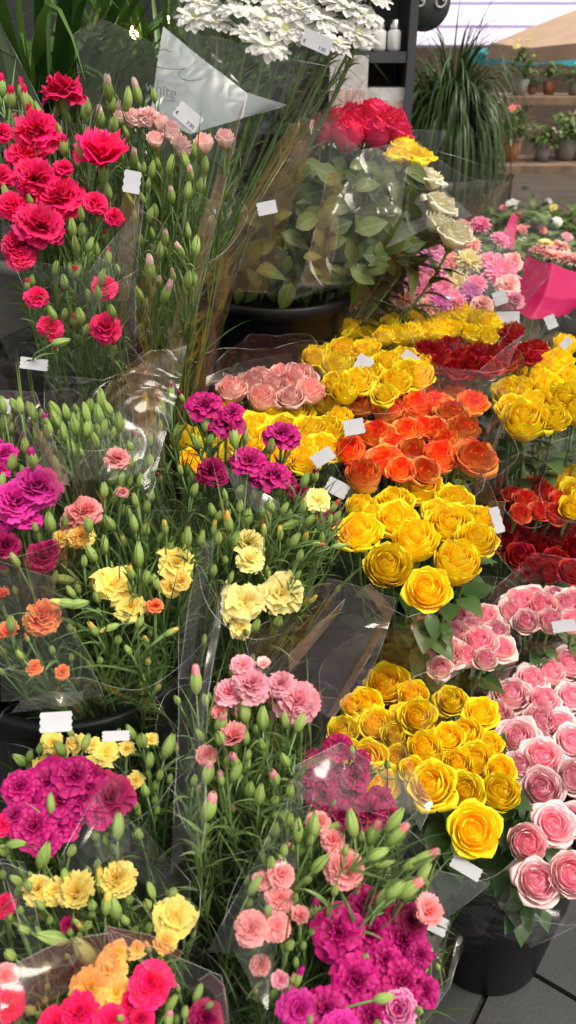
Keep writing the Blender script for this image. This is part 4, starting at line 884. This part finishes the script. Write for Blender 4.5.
# ------------------------------------------------------------------ buckets and steps
def bucket(label, x, y, z, r, h):
    root = empty('flower_bucket', (x, y, z), label, 'bucket', 'black plastic flower buckets')
    b = MB(); rb = r*.74
    b.lathe([(.001, 0), (rb-.006, 0), (rb, .006), (rb+(r-rb)*.5, h*.5), (rb+(r-rb)*.52+.0015, h*.505), (rb+(r-rb)*.54, h*.53), (r-.002, h-.035), (r+.001, h-.03)], 64)
    b.lathe([(r-.006, h-.02), (rb-.004, .02), (.001, .016)], 64)
    b.build('bucket_body', 'bucket', root)
    l = MB(); l.lathe([(r+.001, h-.03), (r+.007, h-.028), (r+.009, h-.004), (r+.005, h), (r-.003, h-.001), (r-.006, h-.02)], 64); l.build('bucket_rim', 'bucket', root)
    wv = MB(); wv.lathe([(.001, h*.55), (rb+(r-rb)*.55-.008, h*.55)], 40); wv.build('water', 'bucket', root)
    return root
bucket('black bucket on the grey paving under the pink and yellow roses', .375, .935, .003, .148, .40)
bucket('black bucket on the paving behind the front rose bucket, holding pale pink roses', .38, 1.23, .003, .12, .40)
bucket('black bucket holding the deep red and flame red roses', .55, 1.38, .003, .13, .42)
bucket('black bucket under the large golden yellow roses', .20, 1.12, .262, .115, .36)
bucket('black bucket holding the orange roses', .27, 1.45, .262, .12, .36)
bucket('black bucket holding yellow and peach roses behind the plum carnations', .06, 1.30, .262, .105, .36)
bucket('black bucket holding the yellow roses behind the orange ones', .21, 1.70, .262, .115, .36)
bucket('black bucket under the back row of yellow roses', .44, 1.80, .262, .115, .36)
bucket('black bucket under the bright yellow roses at far right', .62, 1.66, .262, .115, .36)
bucket('tall black bucket with the crimson roses and big leaves, rim in plain view', -.02, 1.70, .70, .145, .36)
bucket('dark bucket under the white chrysanthemums', -.28, 1.72, .862, .10, .34)
bucket('black bucket under the pink and mauve daisies', .30, 2.06, .462, .13, .36)
bucket('black bucket at upper left under the red carnations, rim showing', -.33, 1.225, .742, .118, .36)
bucket('black bucket at upper left under the pale pink carnation buds', -.235, 1.425, .742, .09, .36)
bucket('wide black bucket at middle left with its curved rim in view', -.27, .83, .462, .145, .36)
bucket('black bucket of plum carnations behind the wide left bucket', -.03, 1.03, .462, .105, .36)
bucket('black bucket low under the lower left carnations', -.18, .55, .003, .12, .36)
bucket('black bucket low under the front centre carnations', .06, .60, .003, .115, .36)
def step(label, x0, x1, y0, y1, z):
    root = empty('display_step', ((x0+x1)/2, (y0+y1)/2, 0), label, 'display step', 'black display steps')
    b = MB(); b.box((0, 0, z-.0125), (x1-x0, y1-y0, .025)); b.build('step_board', 'plinth', root, False)
    b = MB(); b.box((0, 0, (z-.027)/2), (x1-x0-.03, y1-y0-.03, z-.027)); b.build('step_box', 'plinth', root, False)
step('low black step under the golden yellow rose bucket', -.05, .255, 1.0, 1.355, .26)
step('low black step under the orange rose bucket', -.05, .41, 1.358, 1.95, .26)
step('low black step under the rose buckets at the back right', .413, .9, 1.53, 1.95, .26)
step('middle black step under the daisy bucket at the back', .1, .9, 1.955, 2.3, .46)
step('middle black step under the wide left bucket', -.8, .085, .67, 1.12, .46)
step('high black step under the upper left buckets', -.9, -.055, 1.125, 1.555, .74)
step('high black step under the tall black bucket', -.168, .092, 1.56, 1.95, .698)
step('highest black step under the white chrysanthemums', -.6, -.172, 1.56, 1.95, .86)

# ------------------------------------------------------------------ ground
def ground_mat():
    m, N, L = new_mat('paving')
    o = N.new('ShaderNodeOutputMaterial'); b = N.new('ShaderNodeBsdfPrincipled'); L.new(b.outputs[0], o.inputs[0])
    tc = N.new('ShaderNodeTexCoord'); nz = N.new('ShaderNodeTexNoise'); nz.inputs['Scale'].default_value = 3; nz.inputs['Detail'].default_value = 8; L.new(tc.outputs['Object'], nz.inputs[0])
    sp = N.new('ShaderNodeTexNoise'); sp.inputs['Scale'].default_value = 160; L.new(tc.outputs['Object'], sp.inputs[0])
    col = mixc(N, L, mrange(N, L, nz.outputs[0], .3, .7), (.016, .019, .021), (.036, .040, .042))
    col = mixc(N, L, mrange(N, L, sp.outputs[0], .45, .7, 0, .35), col, (.03, .03, .03))
    L.new(col, b.inputs[0]); b.inputs['Roughness'].default_value = .62
    bp = N.new('ShaderNodeBump'); bp.inputs['Strength'].default_value = .2; bp.inputs['Distance'].default_value = .004; L.new(sp.outputs[0], bp.inputs['Height']); L.new(bp.outputs[0], b.inputs['Normal'])
    MATS['paving'] = m
ground_mat()
MATS['joint'] = plain('joint', (.02, .02, .02), .9)
MATS['far_ground'] = plain('far_ground', (.06, .045, .035), .9, nscale=2, namt=.25)
gb = MB(); gb.grid(lambda u, t: V((-600+1200*u, -100+1300*t, -.012)), 4, 4)
tag(gb.build('ground', 'far_ground'), kind='structure')
pv = MB(); a = math.radians(-35)
for i in range(-8, 9):
    for j in range(-8, 14):
        w_, h_ = .40, .40
        cx, cy_ = i*.41, j*.41+.22
        x, y = cx*math.cos(a)-cy_*math.sin(a)+.1, cx*math.sin(a)+cy_*math.cos(a)+.1
        if y < 4.2 and y > -1.5: pv.box((x, y, -.004), (w_, h_, .014), 0, a)
tag(pv.build('paving', 'paving', None, False), kind='structure')

# ------------------------------------------------------------------ long leaved plants
def strap_plant(name, label, loc, n, L_, W, mat, spread, up, droop, seed, pot, cat='plant', lean=(0, 0)):
    random.seed(seed); root = empty(name, loc, label, cat)
    b = MB()
    for i in range(n):
        an = R(0, 2*PI); s = R(.1, 1)**.7*spread
        d = V((math.cos(an)*s+lean[0], math.sin(an)*s+lean[1], up*R(.6, 1.1)))
        add_blade(b, V((math.cos(an)*R(0, .07), math.sin(an)*R(0, .07), pot[1]+R(-.02, .1))), d, L_*R(.55, 1.1), W*R(.6, 1.25), droop*R(.4, 1.6), 10, random.random(), V((-math.sin(an), math.cos(an), R(-.3, .3))))
    b.build('leaves', mat, root)
    r, h = pot
    if r:
        q = MB(); q.lathe([(.001, 0), (r*.75, 0), (r*.98, h-.03), (r*1.05, h-.03), (r*1.05, h), (r*.95, h), (r*.93, h-.04), (.001, h-.04)], 28); q.build('pot', 'pot_grey', root)
    return root
strap_plant('strap_leaf_plant', 'dense dark green plant with long strap leaves behind the red carnations', (-.62, 2.15, .0), 210, .95, .034, 'strap_leaf', .55, 1.0, 1.5, 5, (.17, 1.05))
strap_plant('strap_leaf_plant', 'second strap leaved plant nearer the chrysanthemums, behind the warm light bulb', (-.33, 2.45, .0), 150, .8, .03, 'strap_leaf', .5, 1.0, 1.4, 6, (.16, 1.1))
strap_plant('grass_plant', 'tall arching grass like plant between the grey shelf and the wooden tables', (.585, 3.25, .0), 850, .60, .012, 'grass_leaf', .085, 1.0, 8.0, 8, (.15, 1.08))
strap_plant('grass_plant', 'low yellowish grass plant drooping at the foot of the tall arching one', (.60, 2.85, .0), 200, .36, .010, 'grass_leaf', .4, .8, 4.4, 9, (.13, .55))

# ------------------------------------------------------------------ shop wall, shelf, sign
wl = MB(); wl.box((-1.6, 3.45, 1.5), (4.1, .12, 3.0))
tag(wl.build('shop_wall', 'charcoal', None, False), 'plain dark charcoal shop wall behind the grey shelf and plants', 'wall')
sh = empty('shelf_unit', (.07, 3.0, 0), 'tall dark grey shelf unit behind the white chrysanthemums', 'shelf')
for sx in (-.44, .31):
    b = MB(); b.box((sx, 0, 1.0), (.025, .32, 2.0)); b.build('side_panel', 'shelf_grey', sh, False)
b = MB(); b.box((-.065, .15, 1.0), (.72, .012, 1.98)); b.build('back_panel', 'charcoal', sh, False)
for z in (.35, .72, 1.0, 1.275, 1.475, 1.85):
    b = MB(); b.box((-.065, -.006, z), (.72, .30, .03)); b.build('shelf_board', 'shelf_grey', sh, False)
def jar(x, y, z, k):
    root = empty('glass_jar', (x, y, z), ['slim white glass bottle with a silver cap on the grey shelf, leftmost of the row', 'slim white glass bottle with a silver cap on the grey shelf, second of the row', 'slim white glass bottle with a silver cap on the grey shelf, third of the row', 'slim white glass bottle with a silver cap at the right end of the shelf row'][k], 'bottle', 'bottles on the grey shelf')
    b = MB(); b.lathe([(.001, 0), (.019, 0), (.021, .008), (.021, .052), (.014, .058), (.012, .062)], 20); b.build('bottle_body', 'white_glass', root)
    b = MB(); b.lathe([(.015, .06), (.015, .083), (.001, .084)], 16); b.build('bottle_cap', 'silver', root)
for k in range(4): jar(.19+.046*k, 2.88, 1.491, k)
def carton(label, x, y, z, dx, dy, dz, prn):
    root = empty('carton', (x, y, z), label, 'box')
    b = MB(); b.box((0, 0, dz/2), (dx, dy, dz)); b.build('carton_body', 'card', root, False)
    if prn:
        b = MB()
        for i in range(5): b.box((-dx*.38+dx*.19*i, -dy/2-.001, dz*.45), (dx*.13, .002, dz*.4))
        b.build('printed_pattern', 'print_pink', root, False)
    return root
carton('pale white box with faded pink print on the lower shelf board', .27, 2.94, 1.291, .22, .16, .10, True)
carton('tall pale box standing on the shelf beside the chrysanthemum heads', .185, 2.80, 1.22, .115, .05, .26, True)
carton('flat white box lying on the shelf under the pale white box', .28, 2.92, 1.016, .2, .16, .12, True)
sg = empty('round_sign', P(425, 2, 2.75), 'dark grey round sign with white curled marks beside the shelf', 'sign')
b = MB(); b.lathe([(.001, -.01), (.085, -.01), (.088, 0), (.085, .01), (.001, .01)], 40)
d = b.build('sign_disc', 'shelf_grey', sg); d.rotation_euler = (PI/2, 0, 0)
for cx, r in ((-.02, .016), (.05, .02)):
    b = MB(); b.tube([(cx+r*(.5+.5*t/14)*math.cos(t*.5), -.013, .0+r*(.5+.5*t/14)*math.sin(t*.5)) for t in range(15)], .0035, 6); b.build('curl_mark', 'white_glass', sg)
b = MB(); b.tube([(0, .012, .085), (0, .02, .5), (0, .24, .8)], .006, 6); b.build('hanger', 'metal_dark', sg)

# ------------------------------------------------------------------ warm bulbs in the leaves
def emit(name, col, st):
    m, N, L = new_mat(name); o = N.new('ShaderNodeOutputMaterial'); e = N.new('ShaderNodeEmission'); e.inputs[0].default_value = rgba(col); e.inputs[1].default_value = st; L.new(e.outputs[0], o.inputs[0]); MATS[name] = m
emit('bulb_glow', (1, .72, .38), 9)
for (x, y, d, r, lb) in ((135, 33, 1.95, .013, 'larger glowing warm bulb hanging in front of the strap leaves'), (167, 20, 2.0, .008, 'small glowing warm bulb to the right of the larger one'), (60, 62, 2.0, .003, 'tiny warm bulb deep in the strap leaves at left')):
    p = P(x, y, d); root = empty('light_bulb', p, lb, 'bulb', 'warm bulbs in the plants')
    b = MB(); b.lathe([(.0005, -r), (r*.7, -r*.7), (r, 0), (r*.7, r*.75), (r*.4, r*1.2)], 16); b.build('bulb_glass', 'bulb_glow', root)
    b = MB(); b.lathe([(r*.45, r*1.15), (r*.45, r*2), (.001, r*2)], 12); b.build('socket', 'metal_dark', root)
    b = MB(); b.tube([(0, 0, r*2), (.02, .05, .3), (.0, .12, .8)], .0025, 5); b.build('cord', 'metal_dark', root)

# ------------------------------------------------------------------ nursery tables, parasols, potted plants
TG = 'potted plants on the wooden tables'
def table(label, x, y, z, w_, dpt, leg_h):
    root = empty('plant_table', (x, y, z-leg_h), label, 'table', 'wooden plant tables')
    for k in range(4):
        b = MB(); b.box((0, -dpt/2+dpt/4*(k+.5), leg_h-.02), (w_, dpt/4-.012, .04)); b.build('plank', 'wood', root, False)
    for sx in (-.36, .36):
        for sy in (-1, 1):
            b = MB(); b.tube([(sx*w_+.02, sy*dpt*.2, leg_h-.04), (sx*w_-.10, sy*dpt*.48, 0)], .022, 4); b.build('leg', 'wood_leg', root, False)
    return root
def potted(label, x, y, z, size, fl, seed, tall=1., pot='pot_grey'):
    random.seed(seed); root = empty('potted_plant', (x, y, z), label, 'potted plant', TG)
    r, h = .075*size, .12*size
    b = MB(); b.lathe([(.001, 0), (r*.75, 0), (r, h), (r*.93, h), (r*.9, h-.02), (.001, h-.02)], 18); b.build('pot', pot, root)
    b = MB()
    for i in range(130):
        an = R(0, 6.28); el = R(.15, 1.4); q = V((math.cos(an)*math.cos(el)*R(.2, 1), math.sin(an)*math.cos(el)*R(.2, 1), math.sin(el)*tall*R(.3, 1)))*(.17*size)+V((0, 0, h))
        add_leaf(b, q, V((math.cos(an), math.sin(an), R(-.2, .9)*tall)), V((0, 0, 1)), R(.05, .10)*size, R(.02, .04)*size, R(.1, .7), .2, 4, random.random())
    b.build('foliage', 'mixed_leaf', root)
    if fl:
        for i in range(5):
            an = R(0, 6.28); rr = R(.03, .17)*size
            o = link('blossom', coloured(random.choice(OPENC), fl), root, Matrix.Translation((math.cos(an)*rr, math.sin(an)*rr, h+.17*size*tall*R(.6, 1.2))) @ frame(V((math.cos(an)*.5, -.5, 1))) @ Matrix.Scale(R(.013, .024)*size, 4))
    return root

def at_y(x, y, Y):
    """point seen at (x, y) at ground distance Y"""
    return P(x, y, Y/(CS-(y-512)/FPX*SN))
p = at_y(575, 95, 5.4); table('upper wooden plant table with slanted legs, far right', p.x+.08, 5.4, p.z, 1.1, .5, .62)
q_ = at_y(570, 160, 5.0); table('lower wooden plant table in front of the upper one', q_.x+.02, 5.0, q_.z, 1.25, .55, .60)
pz1, pz2 = p.z+.003, q_.z+.003
for i, (x, fl, s, tl, pot, lb) in enumerate([(517, 'pale_yellow_carnation', 1.25, 1.4, 'pot_grey', 'potted plant with pale yellow spikes at the left end of the upper table'), (550, None, 1.0, 1.2, 'terracotta', 'leafy potted plant in a terracotta pot on the upper table'), (572, 'white_bloom', 1.0, .9, 'pot_grey', 'white flowering potted plant at the picture edge on the upper table'), (533, None, .7, .8, 'terracotta', 'small leafy terracotta pot between two bigger plants on the upper table')]):
    c = at_y(x, 90, 5.4); potted(lb, c.x, 5.35+.07*(i % 2), pz1, s*.55, fl, 60+i, tl, pot)
for i, (x, fl, s, tl, pot, lb) in enumerate([(507, 'coral_carnation', 1.2, 1.3, 'terracotta', 'potted plant with coral flowers at the left end of the lower table'), (566, None, 1.35, .9, 'pot_grey', 'bushy dark green plant in a grey pot on the lower table'), (540, 'white_bloom', .9, .8, 'pot_grey', 'small white flowering pot on the lower table'), (580, 'pink_carnation', 1.2, 1., 'pot_grey', 'pink flowering pot at the picture edge on the lower table')]):
    c = at_y(x, 150, 5.0); potted(lb, c.x, 4.95+.06*(i % 2), pz2, s*.68, fl, 70+i, tl, pot)
for i, (x, Y, fl, s) in enumerate([(500, 4.5, 'flower_red', 1.4), (520, 4.7, 'white_bloom', 1.5), (545, 4.4, None, 1.6), (570, 4.6, 'pale_yellow_carnation', 1.5), (585, 4.3, 'white_bloom', 1.4), (530, 4.1, 'white_bloom', 1.3), (505, 4.0, None, 1.4), (560, 3.9, 'pink_carnation', 1.3), (585, 3.8, None, 1.4), (490, 4.6, None, 1.6)]):
    fl = {'flower_red': 'coral_carnation'}.get(fl, fl); c = at_y(x, 300, Y); lb = ['red', 'white', 'plain green', 'pale yellow', 'white', 'white', 'plain green', 'pink', 'plain green', 'plain green'][i]
    potted(['low coral flowering pot on the crate under the left end of the tables', 'low white flowering pot behind, under the tables', 'leafy green pot in the middle under the lower table', 'pale yellow flowering pot under the lower table', 'white flowering pot under the lower table at the picture edge', 'white flowering pot in front of the table legs', 'leafy green pot next to the foot of the grass plant', 'pink flowering pot in front of the table legs', 'leafy green pot in front at the picture edge', 'leafy green pot just right of the tall grass plant'][i], c.x, Y, .22+.1, s, fl, 80+i, 1., 'pot_grey')
cr = empty('plant_crate', (1.35, 4.3, 0), 'long low wooden crate carrying the pots under the tables', 'crate')
for k in range(6):
    b = MB(); b.box((0, -.5+.2*k, .302), (1.6, .18, .03)); b.build('plank', 'wood', cr, False)
for sx in (-.7, .7):
    b = MB(); b.box((sx, 0, .143), (.06, 1.0, .286)); b.build('leg', 'wood_leg', cr, False)
def parasol(label, x, Y, ztop, rad, drop, mat, seed):
    root = empty('parasol', (x, Y, 0), label, 'parasol', 'parasols over the nursery')
    b = MB()
    def fn(u, t):
        a = 2*PI*u+.2; seg = abs(((u*8) % 1)-.5)*2; rr = rad*t*(1-.05*(1-seg)*t)
        return V((rr*math.cos(a), rr*math.sin(a), ztop-drop*t**1.15-.03*(1-seg)*t))
    b.grid(fn, 64, 8, None, 0, True)
    def fn2(u, t):
        a = 2*PI*u+.2; seg = abs(((u*8) % 1)-.5)*2; rr = rad*(1-.05*(1-seg))
        return V((rr*math.cos(a), rr*math.sin(a), ztop-drop-.03*(1-seg)-.10*t))
    b.grid(fn2, 64, 2, None, 0, True)
    b.build('canopy', mat, root)
    b = MB(); b.tube([(0, 0, 0), (0, 0, ztop+.04)], .025, 10); b.build('pole', 'metal_dark', root)
    for k in range(8):
        a = 2*PI*k/8+.2; b = MB(); b.tube([(0, 0, ztop-.02), (rad*.97*math.cos(a), rad*.97*math.sin(a), ztop-drop-.02)], .008, 4); b.build('rib', 'metal_dark', root)
c = at_y(580, 25, 7.0); parasol('large tan parasol over the plant tables', 2.56, 7.2, 1.86, 1.03, .33, 'tan_canvas', 1)
c = at_y(505, 45, 9.5); parasol('teal parasol standing behind the tan one', 2.45, 9.5, 1.545, .60, .07, 'teal_canvas', 2)
b = MB(); b.box((0, 0, .75), (8, .2, 1.5)); w2 = b.build('garden_wall', 'brown_wall', None, False); w2.location = (5.2, 12.5, 0)
tag(w2, 'low warm brown wall behind the parasols', 'wall')
MATS['sky_lavender'] = plain('sky_lavender', (.70, .63, .88), .8, nscale=.8, namt=.04)
fr_ = empty('sky_panel', (7, 15, 1.52), 'pale lavender ridged sheet standing in for bright sky, tilted to catch light, far behind the parasols', 'sky panel')  # added stand-in for the bright sky strip, sloped so it catches more light
b = MB(); b.box((0, 0, 0), (26, 9, .06)); o = b.build('sky_sheet', 'sky_lavender', fr_, False); fr_.rotation_euler = (math.radians(38), 0, 0)
o.location = (0, 4.5, 0)
for k in range(9):
    b = MB(); b.box((0, .42+k*.55, .05), (26, .05, .05)); b.build('ridge', 'sky_lavender', fr_, False)
for sx in (-8, 0, 8):
    b = MB(); b.tube([(sx, .3, -.05), (sx, .3-1.1, -1.25)], .05, 8); b.build('post', 'metal_dark', fr_)

# writing on the paper sleeve: a swash and the word white
root = [o for o in bpy.data.objects if o.name.startswith('chrysanthemum_bouquet')][0]
def sleeve_pt(x, y): return P(x, y, 1.372)-root.location
b = MB(); b.tube([sleeve_pt(*q) for q in ((159, 51), (164, 49), (168, 51), (173, 52))], .0007, 5); b.build('calligraphy_stroke', 'grey_ink', root)
b = MB(); b.tube([sleeve_pt(*q) for q in ((157, 67), (164, 68.5), (172, 69), (179, 69), (185, 68.6), (181, 70), (178.5, 73), (179.5, 76.5), (183, 79.3), (190, 80.5), (201, 79.3))], .0008, 5); b.build('calligraphy_stroke', 'grey_ink', root)
pp = P(161, 90, 1.372); nrm = (EYE-pp).normalized(); xa = V((1, 0, 0))-nrm*nrm.x; xa.normalize(); ya = nrm.cross(xa)
M = Matrix((xa, ya, nrm)).transposed().to_4x4() @ Matrix.Rotation(math.radians(-14), 4, 'Z'); M.translation = pp-root.location
text_part('lettering', 'white', .024, root, M, 'grey_ink')
